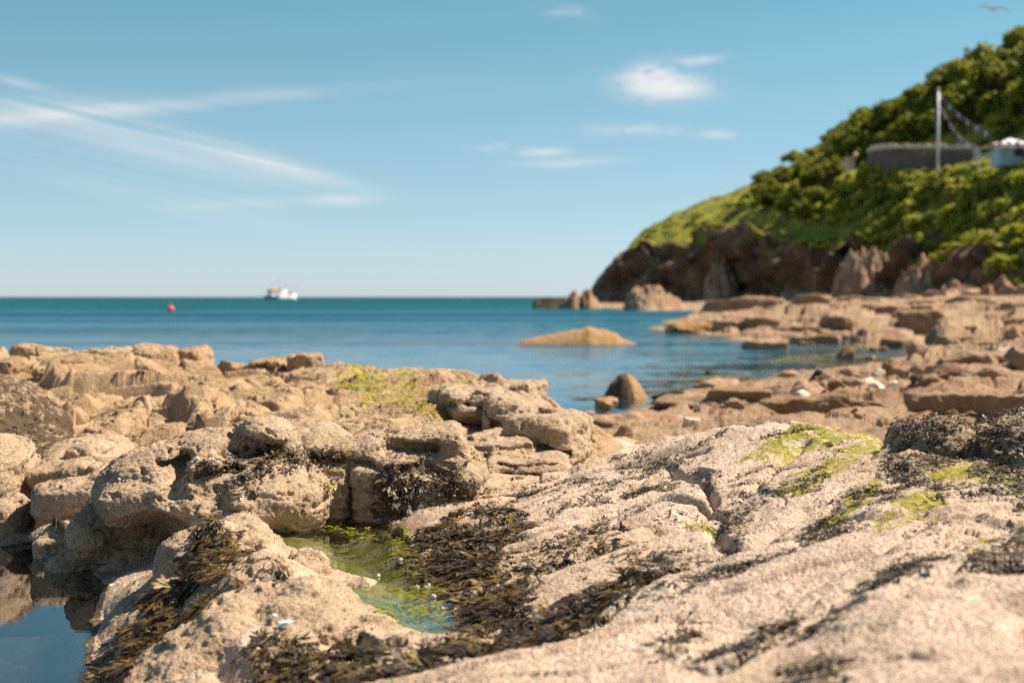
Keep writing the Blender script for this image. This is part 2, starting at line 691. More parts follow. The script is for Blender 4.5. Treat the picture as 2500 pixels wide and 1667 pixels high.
def plain(name, col, rough=0.6, var=0.12, scale=6.0, metal=0.0, bump=0.0):
    m, gg, b = new_mat(name)
    pos = gg.node('ShaderNodeTexCoord').outputs['Object']
    n = gg.noise(pos, scale, 5)
    c1 = tuple(c * (1 - var) for c in col) + (1,)
    c2 = tuple(min(1, c * (1 + var)) for c in col) + (1,)
    gg.put(b.inputs['Base Color'], gg.mix(n, c1, c2))
    b.inputs['Roughness'].default_value = rough
    b.inputs['Metallic'].default_value = metal
    if bump:
        gg.put(b.inputs['Normal'], gg.bump(n, 0.5, bump))
    return m


def rock_mat(name, cols, dark, pale, grain_scale=1.0, algae=(0.38, 0.335, 0.022), bump=1.0, red=None, speck=0.52, streak=False):
    """weathered shore rock crusted with barnacles; attributes algae / weedy / pink tint it where such growth covers it"""
    m, gg, b = new_mat(name)
    pos = gg.node('ShaderNodeNewGeometry').outputs['Position']
    big = gg.noise(pos, 0.9 * grain_scale, 5, 0.6)
    mid = gg.noise(pos, 5.0 * grain_scale, 6, 0.62, 0.4)
    fine = gg.noise(pos, 62.0 * grain_scale, 5, 0.78)
    vor = gg.voro(pos, 105.0 * grain_scale)
    c = gg.mix(gg.ramp(big, 0.3, 0.7), cols[0], cols[1])
    c = gg.mix(gg.ramp(mid, 0.42, 0.75), c, pale)
    c = gg.mix(gg.m('MULTIPLY', gg.ramp(gg.noise(gg.vmul(pos, (1, 1, 1.6)), 2.2 * grain_scale, 6, 0.68), 0.56, 0.74), 0.55), c, dark)
    if streak:      # bedding shows as browner streaks running away to the right
        mp = gg.node('ShaderNodeMapping')
        mp.inputs['Rotation'].default_value = (0, 0, STRIKE)
        gg.put(mp.inputs['Vector'], pos)
        st = gg.noise(gg.vmul(mp.outputs[0], (3.2, .5, 1.0)), 1.3, 6, .66, .3)
        c = gg.mix(gg.m('MULTIPLY', gg.ramp(st, .50, .68), .75), c, (0.30, 0.205, 0.13, 1))
        c = gg.mix(gg.m('MULTIPLY', gg.ramp(st, .46, .30), .6), c, (0.76, 0.62, 0.49, 1))
    # barnacle crust: pale cones with dark gaps
    sp = gg.ramp(gg.m('ADD', fine, gg.m('MULTIPLY', vor, -0.22)), 0.30, 0.46)
    c = gg.mix(gg.m('MULTIPLY', gg.ramp(fine, 0.56, 0.72), 0.35), c, pale)
    if red is not None:
        c = gg.mix(gg.m('MULTIPLY', gg.ramp(gg.noise(pos, 1.6 * grain_scale, 5, 0.65), 0.5, 0.68), 0.8), c, red)
    pk = gg.attr('pink').outputs['Fac']
    c = gg.mix(gg.m('MULTIPLY', pk, 0.6), c, gg.mix(gg.ramp(fine, 0.35, 0.65), (0.50, 0.37, 0.275, 1), (0.80, 0.64, 0.50, 1)))
    c = gg.mix(gg.m('MULTIPLY', gg.m('SUBTRACT', 1.0, sp), speck), c, dark)
    wd = gg.attr('weedy').outputs['Fac']
    wf = gg.ramp(gg.m('ADD', wd, gg.m('SUBTRACT', gg.noise(pos, 14.0 * grain_scale, 5, 0.7), 0.5)), 0.5, 0.72)
    c = gg.mix(gg.m('MULTIPLY', wf, 0.9), c, gg.mix(fine, (0.02, 0.014, 0.008, 1), (0.10, 0.065, 0.03, 1)))
    al = gg.attr('algae').outputs['Fac']
    an = gg.noise(gg.vmul(pos, (1, 1, 1)), 11.0 * grain_scale, 6, 0.72)
    if streak:
        an = gg.m('ADD', gg.m('MULTIPLY', an, .55), gg.m('MULTIPLY', gg.noise(gg.vmul(mp.outputs[0], (3.0, .8, 1.0)), 4.2, 5, .7), .5))
    af = gg.ramp(gg.m('ADD', al, gg.m('MULTIPLY', gg.m('SUBTRACT', an, 0.5), 3.4 if streak else 1.7)), 0.48, 0.74)
    ac = gg.mix(gg.ramp(gg.noise(pos, 30.0 * grain_scale, 4, 0.7), 0.3, 0.7), tuple(x * 0.45 for x in algae) + (1,), algae + (1,))
    c = gg.mix(gg.m('MULTIPLY', af, 0.92), c, ac)
    gg.put(b.inputs['Base Color'], c)
    b.inputs['Roughness'].default_value = 0.85
    b.inputs['Specular IOR Level'].default_value = 0.25
    hgt = gg.m('ADD', gg.m('MULTIPLY', fine, 0.7), gg.m('MULTIPLY', vor, -0.35))
    nb = gg.bump(mid, 0.55 * bump, 0.05 / grain_scale)
    nb = gg.bump(hgt, 0.85 * bump, 0.016 / grain_scale, nb)
    gg.put(b.inputs['Normal'], nb)
    return m


M_ROCK = rock_mat('barnacled_rock', ((0.442, 0.301, 0.186, 1), (0.528, 0.378, 0.244, 1)), (0.080, 0.046, 0.022, 1), (0.634, 0.468, 0.328, 1))
M_SHELF = rock_mat('shelf_rock', ((0.468, 0.320, 0.208, 1), (0.580, 0.420, 0.286, 1)), (0.104, 0.061, 0.030, 1), (0.706, 0.535, 0.393, 1), speck=0.38, streak=True)
M_RIDGE = rock_mat('ridge_rock', ((0.396, 0.240, 0.125, 1), (0.489, 0.329, 0.188, 1)), (0.072, 0.042, 0.020, 1), (0.546, 0.392, 0.252, 1), 0.6, speck=0.3)
M_BEACH = rock_mat('shore_rock', ((0.295, 0.176, 0.092, 1), (0.383, 0.253, 0.147, 1)), (0.058, 0.034, 0.018, 1), (0.428, 0.301, 0.193, 1), 0.35, red=(0.221, 0.098, 0.056, 1), speck=0.3)
M_CLIFF = rock_mat('cliff_rock', ((0.280, 0.172, 0.105, 1), (0.462, 0.296, 0.176, 1)), (0.035, 0.025, 0.02, 1), (0.700, 0.496, 0.304, 1), 0.09, red=(0.336, 0.138, 0.070, 1), speck=0.35)


def frond_mat(name, stops, rough=0.35, trans=0.0, rot_=False):
    m, gg, b = new_mat(name)
    t = gg.attr('tone').outputs['Fac']
    r = gg.node('ShaderNodeValToRGB')
    el = r.color_ramp.elements
    el[0].position, el[0].color = stops[0][0], stops[0][1] + (1,)
    el[1].position, el[1].color = stops[-1][0], stops[-1][1] + (1,)
    for ps, c in stops[1:-1]:
        e = el.new(ps)
        e.color = c + (1,)
    gg.put(r.inputs[0], t)
    gg.put(b.inputs['Base Color'], r.outputs[0])
    b.inputs['Roughness'].default_value = rough
    if trans:
        tr = gg.node('ShaderNodeBsdfTranslucent')
        gg.put(tr.inputs[0], r.outputs[0])
        mx = gg.node('ShaderNodeMixShader')
        mx.inputs[0].default_value = trans
        out = [n for n in m.node_tree.nodes if n.type == 'OUTPUT_MATERIAL'][0]
        m.node_tree.links.new(b.outputs[0], mx.inputs[1])
        m.node_tree.links.new(tr.outputs[0], mx.inputs[2])
        m.node_tree.links.new(mx.outputs[0], out.inputs[0])
    return m


M_WEED = frond_mat('bladder_wrack', [(0, (0.018, 0.011, 0.006)), (0.38, (0.07, 0.040, 0.014)), (0.7, (0.19, 0.112, 0.030)), (1, (0.46, 0.30, 0.085))], 0.5, 0.25)
M_WEED_DARK = frond_mat('dark_wrack', [(0, (0.018, 0.012, 0.007)), (0.45, (0.07, 0.043, 0.020)), (0.8, (0.20, 0.12, 0.045)), (1, (0.38, 0.25, 0.11))], 0.5, 0.15)
M_ALGAE = frond_mat('green_weed', [(0, (0.12, 0.12, 0.010)), (0.5, (0.31, 0.285, 0.018)), (1, (0.50, 0.45, 0.045))], 0.5, 0.3)

# ------------------------------------------------------------------ the near rock shelf (ground)
def pts_z(lst):
    out = []
    for t in lst:
        x, y, _ = P(t[0], t[1], t[2])
        out.append((x, y, t[3] if len(t) > 3 else t[2]))
    return out


near_pts = pts_z([
    # right slab, near to far
    (2352, 1568, .95), (2700, 1568, 1.0), (2050, 1568, .90), (1800, 1568, .84), (1560, 1568, .76), (1300, 1568, .70), (1120, 1568, .64),
    (2352, 1440, .96), (2000, 1430, .90), (1850, 1490, .80), (1700, 1480, .74), (1600, 1420, .70), (1450, 1470, .68), (1250, 1520, .64), (1100, 1520, .60),
    (2700, 1300, 1.02), (2352, 1300, .95), (2100, 1300, .93), (1800, 1300, .84), (1600, 1340, .76), (1450, 1370, .69), (1300, 1350, .64),
    (2352, 1200, .98), (2100, 1200, .97), (1850, 1220, .86), (1650, 1230, .76), (1480, 1260, .70), (1350, 1270, .66), (1250, 1240, .60), (1200, 1310, .58),
    (2352, 1110, 1.02), (2150, 1090, 1.03), (1950, 1100, .98), (1800, 1120, .92), (1690, 1170, .82), (1640, 1195, .72), (1560, 1160, .78), (1450, 1160, .73), (1320, 1180, .66), (1200, 1180, .58),
    (2000, 1006, 1.02), (1850, 995, 1.00), (1700, 988, .96), (1620, 998, .90), (1520, 1015, .84), (1450, 1034, .80), (1410, 1060, .70), (1640, 1060, .88), (1850, 1050, .96), (1500, 1080, .76), (1320, 1090, .60),
    (1230, 1120, .56), (1080, 1150, .53), (1000, 1175, .53), (930, 1200, .51),
    # step down into the middle pool
    (900, 1220, .40), (980, 1285, .42), (1030, 1350, .43), (1065, 1400, .44), (1060, 1452, .46), (950, 1455, .46),
    (800, 1215, .34), (700, 1200, .42), (720, 1235, .34), (860, 1290, .36), (940, 1350, .38), (990, 1415, .39), (900, 1420, .39), (850, 1340, .36),
    (1120, 1290, .53), (1120, 1390, .53), (1000, 1230, .51), (1060, 1330, .49),
    # gully with weed across the bottom
    (1200, 1450, .54), (1350, 1430, .60), (1050, 1490, .53), (900, 1500, .50), (950, 1568, .56), (750, 1520, .46), (600, 1530, .44), (480, 1545, .40), (400, 1568, .36),
    (700, 1568, .46), (850, 1568, .53),
    # tongue of rock between the pools (its bulges are added below)
    (640, 1235, 0.60, 0.54), (560, 1200, 0.70, 0.64), (460, 1190, 0.74, 0.68), (430, 1240, 0.60, 0.54), (700, 1290, 0.64, 0.58), (765, 1322, 0.50, 0.44), (790, 1345, 0.40, 0.34), (600, 1330, 0.66, 0.60), (700, 1385, 0.60, 0.54), (820, 1395, 0.54, 0.48), (915, 1440, 0.47, 0.41), (500, 1330, 0.60, 0.54), (400, 1375, 0.42, 0.36), (310, 1400, 0.30, 0.30), (235, 1390, 0.18, 0.18), (560, 1440, 0.58, 0.52), (460, 1470, 0.50, 0.44), (340, 1520, 0.36, 0.30), (245, 1500, 0.20, 0.20), (225, 1440, 0.17, 0.17), (300, 1568, 0.33, 0.27), (650, 1440, 0.55, 0.49), (780, 1440, 0.50, 0.44), (520, 1510, 0.46, 0.40), (350, 1270, 0.32, 0.26), (270, 1340, 0.24, 0.24), (240, 1320, 0.16, 0.16), (260, 1575, 0.17, 0.18),
    # left pool floor
    (100, 1300, .15, .03), (60, 1400, .15, -.05), (100, 1500, .15, -.10), (20, 1568, .15, -.15), (-300, 1400, .15, -.1), (180, 1560, .15, -.02), (190, 1420, .15, .04),
    (20, 1255, .15, .12), (110, 1250, .15, .16), (-250, 1240, .2), (190, 1345, .15, .08), (-300, 1568, .15, -.1),
    # ground behind, under the blocks and the ridge
    (100, 1180, .45), (-250, 1100, .45), (150, 1050, .58), (300, 1000, .66), (500, 1000, .66), (700, 1050, .62), (850, 1080, .58), (1000, 1090, .56), (1150, 1090, .53), (1000, 1000, .50),
    (-300, 990, .55), (0, 985, .6), (1280, 1040, .40), (1380, 1030, .30), (1450, 1012, .26),
])
# behind the slab's top edge the ground falls away
for px, py, z in [(2352, 1040, 1.0), (2000, 1006, 1.02), (1850, 995, 1.0), (1700, 988, .96), (1620, 998, .9), (1520, 1015, .84), (1450, 1034, .8)]:
    x, y, _ = P(px, py, z)
    near_pts.append((x * (y + .45) / y, y + .45, z - .22))
    near_pts.append((x * (y + 1.1) / y, y + 1.1, .32))
    near_pts.append((x * (y + 4) / y, y + 4, .15))
near_pts += [(-7, 17, .3), (-3.5, 17, .3), (0, 17, .1), (2, 17, -.1), (6, 18, .2), (9, 18, .4), (5.2, 12.5, .9), (7, 13.5, .8),
             (-.8, 3.2, .55), (.4, 3.0, .75), (1.6, 3.0, .95), (-1.8, 3.4, .2)]
H_near = Heights(near_pts, eps=0.012)

NA, NY = 1150, 1060
gx, gy, gf = polar_grid(-.46, .46, NA, 3.35, 17.5, NY)
gz = heights_on_grid(H_near, -.46, .46, NA, 3.35, 17.5, NY)


def poly_sd(x, y, poly):
    """distance to an outline, negative inside"""
    dmin = np.full(len(x), 9.0, np.float32)
    for (ax, ay), (bx, by) in zip(poly, poly[1:] + poly[:1]):
        ex, ey = bx - ax, by - ay
        t = np.clip(((x - ax) * ex + (y - ay) * ey) / (ex * ex + ey * ey + 1e-9), 0, 1)
        dmin = np.minimum(dmin, np.hypot(x - ax - t * ex, y - ay - t * ey))
    return np.where(in_poly(x, y, poly), -dmin, dmin)


POOL_Z, LPOOL_Z = .45, .15
MIDPOOL = [(650, 1246), (646, 1215), (690, 1200), (740, 1190), (800, 1196), (850, 1200), (900, 1215), (935, 1240), (958, 1272), (985, 1310), (1020, 1345), (1045, 1385), (1055, 1415), (1062, 1447), (985, 1457), (930, 1442),
           (900, 1418), (850, 1388), (800, 1352), (790, 1340), (850, 1346), (858, 1336), (800, 1322), (765, 1308), (740, 1288), (700, 1266)]
LEFTPOOL = [(-420, 1250), (0, 1258), (70, 1248), (120, 1262), (165, 1290), (205, 1330), (238, 1362), (222, 1385), (212, 1420), (208, 1450), (196, 1485), (192, 1515), (212, 1545), (240, 1568), (270, 1640), (-420, 1640)]
sd1 = poly_sd(gx, gy, patch(MIDPOOL, POOL_Z))
sd2 = poly_sd(gx, gy, patch(LEFTPOOL, LPOOL_Z))
p0_ = np.stack([gx, gy, gx * 0], 1).astype(np.float32)
sd1 += .03 * fbm(p0_, 5.0, 3, seed=291)
sd2 += .03 * fbm(p0_, 4.0, 3, seed=292)


def sink(z, sdv, wz, deep):
    inside = wz - deep * sstep(0, .38, -sdv) - .012
    rim = np.maximum(z, wz + .004 + .25 * np.minimum(np.maximum(sdv, 0), .25))
    return np.where(sdv < 0, inside, np.where(sdv < .3, rim, z))


gz = sink(sink(gz, sd1, POOL_Z, .10), sd2, LPOOL_Z, .26)
wet = np.maximum(sstep(.05, -.03, sd1), sstep(.06, -.03, sd2))
calm = np.maximum(sstep(.22, 0, sd1), sstep(.22, 0, sd2)) * .8
slab = sstep(-0.9, 0.3, gx - 0.05 * gy) * sstep(.45, .6, gz)
al, ac = strata(gx, gy)
p3 = np.stack([gx, gy, gz], 1).astype(np.float32)
warpn = 0.22 * fbm(p3, 0.9, 3, seed=301)
dry = (1 - wet) * (1 - calm)
# bedding ribs running away to the right
rib = fbm(np.stack([al * 0.22, ac + warpn, gz * 0], 1), 2.0, 2, 0.45, seed=310)
rid = fbm(np.stack([al * 0.16, ac + warpn, gz * 0], 1), 1.7, 1, 0.5, seed=320, ridged=True)
gz2 = gz + dry * (0.05 * rib + 0.03 * rid)
# tilted plates: each bed ends in a small step
gate = sstep(-0.15, 0.2, fbm(np.stack([al * 0.5, ac * 0.7, gz * 0], 1), 0.9, 2, seed=340))
EDGE = np.zeros(len(gx), np.float32)
for per, hgt_, sd_, gt_ in ((.74, .075, 330, gate), (.31, .028, 333, sstep(-.1, .25, fbm(np.stack([al * 0.6, ac * 0.9, gz * 0], 1), 1.3, 2, seed=341)))):
    ph = (ac + warpn + 0.12 * fbm(p3, 1.5, 2, seed=sd_)) / per
    fr = ph - np.floor(ph)
    gz2 += dry * hgt_ * (fr * (1 - sstep(.88, 1.0, fr)) - .42) * gt_ * (1 - .85 * sstep(8.2, 5.8, gy))
    EDGE = np.maximum(EDGE, np.where((fr > .96) | (fr < .05), gt_, 0) * dry * sstep(5.8, 7.2, gy) * (per / .74) ** .5)
# joints: plates divided by cracks
f1, f2, cid, til = worley2((al * 0.45 + 0.3 * fbm(p3, 1.3, 2, seed=350)).astype(np.float32), (ac * 1.0 + 0.3 * fbm(p3, 1.3, 2, seed=351)).astype(np.float32), 5)
crack = sstep(0.10, 0.0, f2 - f1)
gz2 += dry * (0.03 * (cid - .5) + .05 * til - 0.05 * crack * sstep(-.1, .3, fbm(p3, 0.8, 2, seed=352)))
# the long cracks across the slab
for line, wd_, dp in [([(1560, 1480), (1640, 1500), (1720, 1460), (1830, 1415), (1900, 1395), (2000, 1360), (2100, 1330), (2230, 1290), (2340, 1270)], .03, .10),
                      ([(1690, 1245), (1640, 1200), (1660, 1150), (1750, 1120), (1850, 1075)], .04, .07),
                      ([(1330, 1330), (1420, 1300), (1490, 1275)], .025, .05),
                      ([(1840, 1210), (1930, 1190), (2070, 1165)], .03, .07),
                      ([(1480, 1270), (1700, 1250), (1850, 1200)], .03, .03),
                      ([(1420, 1160), (1560, 1150), (1650, 1130)], .02, .04),
                      ([(1200, 1130), (1300, 1125), (1440, 1150), (1560, 1165)], .025, .05),
                      ([(1450, 1075), (1530, 1062), (1600, 1090), (1640, 1130)], .03, .08),
                      ([(1100, 1210), (1250, 1190), (1400, 1160)], .02, .035),
                      ([(1900, 1330), (2050, 1300), (2200, 1240)], .025, .03),
                      ([(1420, 1060), (1500, 1055), (1620, 1060)], .03, .06)]:
    L = [P(a, b, .84)[:2] for a, b in line]
    dmin = np.full(len(gx), 9.0)
    for (ax, ay), (bx, by) in zip(L[:-1], L[1:]):
        ex, ey = bx - ax, by - ay
        t = np.clip(((gx - ax) * ex + (gy - ay) * ey) / (ex * ex + ey * ey), 0, 1)
        dmin = np.minimum(dmin, np.hypot(gx - ax - t * ex, gy - ay - t * ey))
    dmin += 0.02 * fbm(p3, 6, 2, seed=360)
    gz2 -= dp * np.exp(-(np.maximum(dmin, 0) / wd_) ** 2)
V = np.stack([gx, gy, gz2], 1)
n = grid_normals(V, NY, NA)
V2 = rock_detail(V, n, 0.020, 400, grain=0.006, pits=0.006, field=True)
V = V + (V2 - V) * (1 - .85 * wet)[:, None] * (1 - .5 * calm)[:, None]
GROUND_V, GROUND_F = V, gf

# where green weed, dark crust and the paler pink rock lie
alg = np.zeros(len(gx), np.float32)
ALGAE_PATCHES = [
    ([(1690, 1040), (1760, 1018), (1850, 1003), (1990, 1002), (2130, 1020), (2110, 1045), (2040, 1060), (1960, 1050), (1860, 1040), (1760, 1050)], .98, .63),
    ([(1770, 1125), (1830, 1085), (1930, 1055), (2040, 1065), (2030, 1090), (1930, 1110), (1840, 1135)], .96, .63),
    ([(1980, 1195), (2060, 1150), (2160, 1130), (2180, 1165), (2120, 1195), (2020, 1205)], .97, .63),
    ([(2110, 1090), (2180, 1070), (2350, 1100), (2352, 1140), (2240, 1110), (2150, 1110)], 1.02, .63),
    ([(1870, 1175), (1990, 1130), (2050, 1120), (1990, 1170), (1900, 1190)], .95, .63),
    ([(1560, 1200), (1650, 1212), (1700, 1222), (1600, 1222)], .75, .6),
    ([(2200, 1260), (2260, 1240), (2352, 1290), (2300, 1310)], .95, .42),
]
for poly, z, a in ALGAE_PATCHES:
    alg = np.maximum(alg, a * in_poly(gx, gy, patch(poly, z)))
alg = alg.reshape(NY, NA)
for _ in range(24):     # soft edges
    alg[1:-1, 1:-1] = (alg[1:-1, 1:-1] * 2 + alg[:-2, 1:-1] + alg[2:, 1:-1] + alg[1:-1, :-2] + alg[1:-1, 2:]) / 6
alg = alg.ravel()
midpool, leftpool = sd1 < .03, sd2 < .05
alg = np.maximum(alg, midpool * np.clip(0.40 + 0.75 * fbm(p3, 2.6, 3, seed=371) + .22 * sstep(-.22, 0, sd1), 0, 1.0))
weedy = leftpool * .75 + midpool * .34
pink = slab * sstep(-.35, .25, fbm(p3, 0.55, 3, seed=372) + 0.25 * sstep(11, 6, gy))
ground = mesh_np('rock_shelf_ground', V, gf, M_SHELF, {'algae': alg, 'weedy': weedy, 'pink': pink})
tag(ground, kind='structure')
ROCKS_FOR_WEED.append((V, gf))

# ------------------------------------------------------------------ the long ridge behind, on the left
rp = [Q(*t) for t in [
    (-500, 840, 20), (-200, 835, 20), (0, 832, 20), (150, 822, 20.5), (280, 815, 20.5), (400, 842, 20.5), (490, 846, 20.5), (600, 856, 20), (750, 850, 19.5), (850, 860, 19), (950, 858, 18.6), (1050, 868, 18),
    (1150, 886, 17), (1225, 905, 16.2), (1290, 945, 15.2), (1330, 1000, 14.4), (1345, 1050, 13.9),
    (-400, 1010, 13.5), (0, 1000, 13.8), (170, 1000, 13.5), (300, 1008, 13), (500, 1000, 12.8), (700, 1000, 12.5), (850, 995, 12.3), (1000, 1000, 12), (1060, 1050, 11.8), (1120, 1085, 11.7), (1250, 1085, 12.1), (1330, 1085, 12.9),
    (200, 900, 17), (0, 900, 17), (60, 860, 18.5), (250, 860, 18.5), (400, 920, 16.2), (600, 905, 16.6), (800, 920, 15.6), (1000, 940, 14.4), (1150, 955, 14), (1200, 1020, 13), (1080, 1000, 12.9), (550, 870, 18.8), (700, 880, 17.8), (900, 890, 17),
    (-400, 900, 17)]]
crest = rp[:17]
for i, (x, y, z) in enumerate(crest):
    s1, s2 = (y + 1.6) / y, (y + 4.0) / y
    side = 1.0 + 0.5 * (i > 12)
    rp.append((x * s1 + (0.5 * (i > 11)), y + 1.6 - .9 * (i > 12), .35))
    rp.append((x * s2 + (1.0 * (i > 11)), y + 4.0 - 2.6 * (i > 12), -.55))
for x, y, z in rp[17:29]:
    rp.append((x * (y - .5) / y, y - .5, z - .14))
    rp.append((x * (y - 1.6) / y, y - 1.6, .15))
rp += [(-11, 25, -.6), (-4, 25, -.6), (1.5, 22, -.8), (3.2, 14.2, -.3), (3.4, 12.8, -.2), (3.4, 17, -.7)]
H_ridge = Heights(rp, eps=0.01)
NA2, NY2 = 700, 1250
x2, y2, f2_ = polar_grid(-.46, .20, NA2, 10.6, 24.5, NY2)
z2 = heights_on_grid(H_ridge, -.46, .20, NA2, 10.6, 24.5, NY2)
st2 = math.radians(66)
al, ac = x2 * math.sin(st2) + y2 * math.cos(st2), x2 * math.cos(st2) - y2 * math.sin(st2)
p3 = np.stack([x2, y2, z2], 1).astype(np.float32)
wn = 0.35 * fbm(p3, 0.6, 2, seed=501)
f1, f2w, cid, til = worley2((al * 0.42 + wn).astype(np.float32), (ac * 0.75 + 0.3 * fbm(p3, 0.6, 2, seed=503)).astype(np.float32), 9)
blk = sstep(-1.6, -3.4, x2 + 0.05 * (y2 - 17)) * 0.85 + 0.15
blk = np.maximum(blk, 0.7 * sstep(0.2, 1.2, x2))
z3 = z2 + blk * (0.09 * (cid - 0.5) + .15 * til) - 0.12 * sstep(0.06, 0.0, f2w - f1) * blk
g1, g2, gid, gtil = worley2((al * 1.0 + wn).astype(np.float32), (ac * 2.2 + wn).astype(np.float32), 14)
z3 += (0.25 + blk) * (0.04 * (gid - .5) + .06 * gtil) - 0.04 * sstep(0.08, 0, g2 - g1) * (.4 + blk)
for per, amp_, sd_ in ((1.05, .13, 505), (.42, .06, 508)):
    ph = (ac + wn + .16 * fbm(p3, 0.9, 2, seed=sd_ + 40)) / per
    fr = ph - np.floor(ph)
    z3 += amp_ * ((1 - sstep(.84, 1.0, fr)) * fr - .45) * sstep(-.12, .2, fbm(np.stack([al * .4, ac * .8, z2 * 0], 1), 0.6, 3, seed=sd_)) * (.45 + .55 * blk)
z3 += 0.04 * fbm(np.stack([al * .25, ac + wn, z2 * 0], 1), 1.3, 2, seed=506)
z3 -= .05 * blk


def ledge(x, y, z, line, zp, drop_, back=1.1, front=.45, seed=1):
    """a broken step facing the near side of a line of photo points"""
    L = [P(a, b, zp)[:2] for a, b in line]
    best = np.full(len(x), 9.0)
    side = np.zeros(len(x))
    for (ax, ay), (bx, by) in zip(L[:-1], L[1:]):
        ex, ey = bx - ax, by - ay
        t = np.clip(((x - ax) * ex + (y - ay) * ey) / (ex * ex + ey * ey), 0, 1)
        qx, qy = x - ax - t * ex, y - ay - t * ey
        d_ = np.hypot(qx, qy)
        s_ = np.sign(ex * qy - ey * qx)
        side = np.where(d_ < best, s_, side)
        best = np.minimum(best, d_)
    sg = best * side + .05 * fbm(np.stack([x, y, x * 0], 1), 2.5, 2, seed=seed)
    up = sstep(-.07, .10, sg) * np.exp(-np.maximum(sg, 0) / back)
    dn = sstep(.10, -.07, sg) * np.exp(-np.maximum(-sg, 0) / front)
    far_ = np.exp(-(best / 1.6) ** 2)
    return z + drop_ * (.62 * up - .38 * dn) * far_


for i_, (ln_, dr_) in enumerate([([(95, 882), (150, 905), (255, 903)], .26), ([(180, 946), (240, 935), (330, 925), (362, 915)], .20), ([(185, 972), (290, 962), (365, 942), (400, 946), (448, 966)], .22),
                                 ([(390, 978), (480, 960), (548, 946)], .16), ([(560, 962), (620, 946), (700, 931), (765, 926)], .13), ([(105, 955), (150, 918)], .22), ([(240, 850), (320, 846), (400, 862)], .22),
                                 ([(0, 870), (70, 862), (110, 850)], .25), ([(640, 990), (760, 965), (860, 960)], .12), ([(900, 985), (1000, 965), (1060, 940)], .12), ([(480, 905), (600, 890), (700, 900)], .10),
                                 ([(1020, 900), (1100, 895), (1180, 905)], .16), ([(1090, 985), (1160, 1000), (1230, 990)], .16), ([(820, 885), (900, 875), (980, 880)], .10)]):
    z3 = ledge(x2, y2, z3, ln_, .86, dr_ * 1.05, seed=540 + i_)
V = np.stack([x2, y2, z3], 1)
n = grid_normals(V, NY2, NA2)
V = rock_detail(V, n, 0.045, 520, grain=0.006, pits=0.04, fmul=1.0, field=True)
ra = np.zeros(len(x2), np.float32)
for poly, z, a in [([(765, 880), (800, 858), (880, 870), (905, 895), (850, 902), (790, 895)], .92, .62), ([(805, 945), (850, 905), (930, 900), (1060, 935), (1030, 968), (940, 955), (860, 960)], .86, .60),
                   ([(1020, 910), (1050, 893), (1085, 905), (1075, 920)], .86, .56), ([(900, 880), (950, 876), (960, 900), (905, 905)], .9, .6)]:
    ra = np.maximum(ra, a * in_poly(x2, y2, patch(poly, z)))
ra = ra.reshape(NY2, NA2)
for _ in range(6):
    ra[1:-1, 1:-1] = (ra[1:-1, 1:-1] * 2 + ra[:-2, 1:-1] + ra[2:, 1:-1] + ra[1:-1, :-2] + ra[1:-1, 2:]) / 6
ridge = mesh_np('rock_ridge', V, f2_, M_RIDGE, {'algae': ra.ravel()})
tag(ridge, 'long low tan rock ridge with a broken top, in front of the open sea', 'rock ridge')
ROCKS_FOR_WEED.append((V, f2_))

# ------------------------------------------------------------------ big blocks in the near rocks
def E(dx, dy, Y, rx, ry, rz, turn=0.0, tilt=0.0, op='+'):
    """ellipsoid: centre by photo point and distance; rx, rz in photo units, ry in metres"""
    k = S * Y / F
    return (op, 'e', (Q(dx, dy, Y), (rx * k, ry, rz * k), turn, tilt))


def B(dx, dy, Y, rx, ry, rz, rad=0.3, turn=0.0, tilt=0.0, op='+'):
    k = S * Y / F
    h = (rx * k, ry, rz * k)
    return (op, 'b', (Q(dx, dy, Y), h, rad * min(h), turn, tilt))


def weed_attr(lst):
    def fn(V, n):
        a = np.zeros(len(V), np.float32)
        for (c, r, s) in lst:
            q = ((V - np.array(c)) / np.array(r))
            a = np.maximum(a, s * np.exp(-(q ** 2).sum(1) ** 2))
        return a
    return fn


def WQ(dx, dy, Y, rx, ry, rz, s=0.8):
    k = S * Y / F
    return (Q(dx, dy, Y), (rx * k, ry, rz * k), s)


sdf_rock('boulder', [
    E(560, 1125, 9.8, 175, .50, 150, 0, -.2), E(618, 1005, 9.75, 66, .28, 50), E(625, 1125, 9.6, 145, .42, 80, 0, -.42), E(590, 1165, 9.45, 110, .32, 44), E(375, 1085, 9.65, 160, .40, 72, 0, .30),
    B(350, 1142, 9.42, 118, .34, 44, .8, .1, .16), E(300, 1290, 10.0, 150, .45, 120), E(330, 1180, 10.0, 140, .4, 80), B(480, 1180, 9.35, 110, .34, 50, .9, 0, .1), E(205, 1225, 9.6, 52, .24, 52),
    E(315, 1262, 9.05, 118, .48, 66, 0, .2, '-'), E(330, 1220, 9.1, 70, .2, 36, 0, 0, '-'), E(565, 1043, 9.15, 140, .47, 36, 0, -.10, '-'), E(408, 1065, 9.12, 46, .42, 54, 0, 0, '-'),
    B(474, 1085, 9.34, 40, .20, 36, .6, .2, .1), E(470, 1082, 9.12, 17, .08, 12, 0, 0, '-'), E(510, 1135, 9.12, 20, .10, 30, 0, 0, '-'),
    E(390, 1138, 9.04, 24, .07, 20, 0, 0, '-'), E(480, 1150, 8.98, 14, .12, 14, 0, 0, '-')],
    ((-3.1, -.95), (8.65, 10.35), (-.1, 1.40)), .0105, M_ROCK,
    'large rounded boulder with a weedy hollow in its face, between the two tide pools', amp=.020, seed=21, warp=.055, k=.13, bands=.011, pits=.03, cat='boulder', foot=.14,
    attrs={'weedy': weed_attr([WQ(590, 1045, 9.3, 110, .35, 38, .75), WQ(470, 1110, 9.2, 50, .3, 45, .5), WQ(300, 1290, 9.4, 110, .5, 50, .35)])})



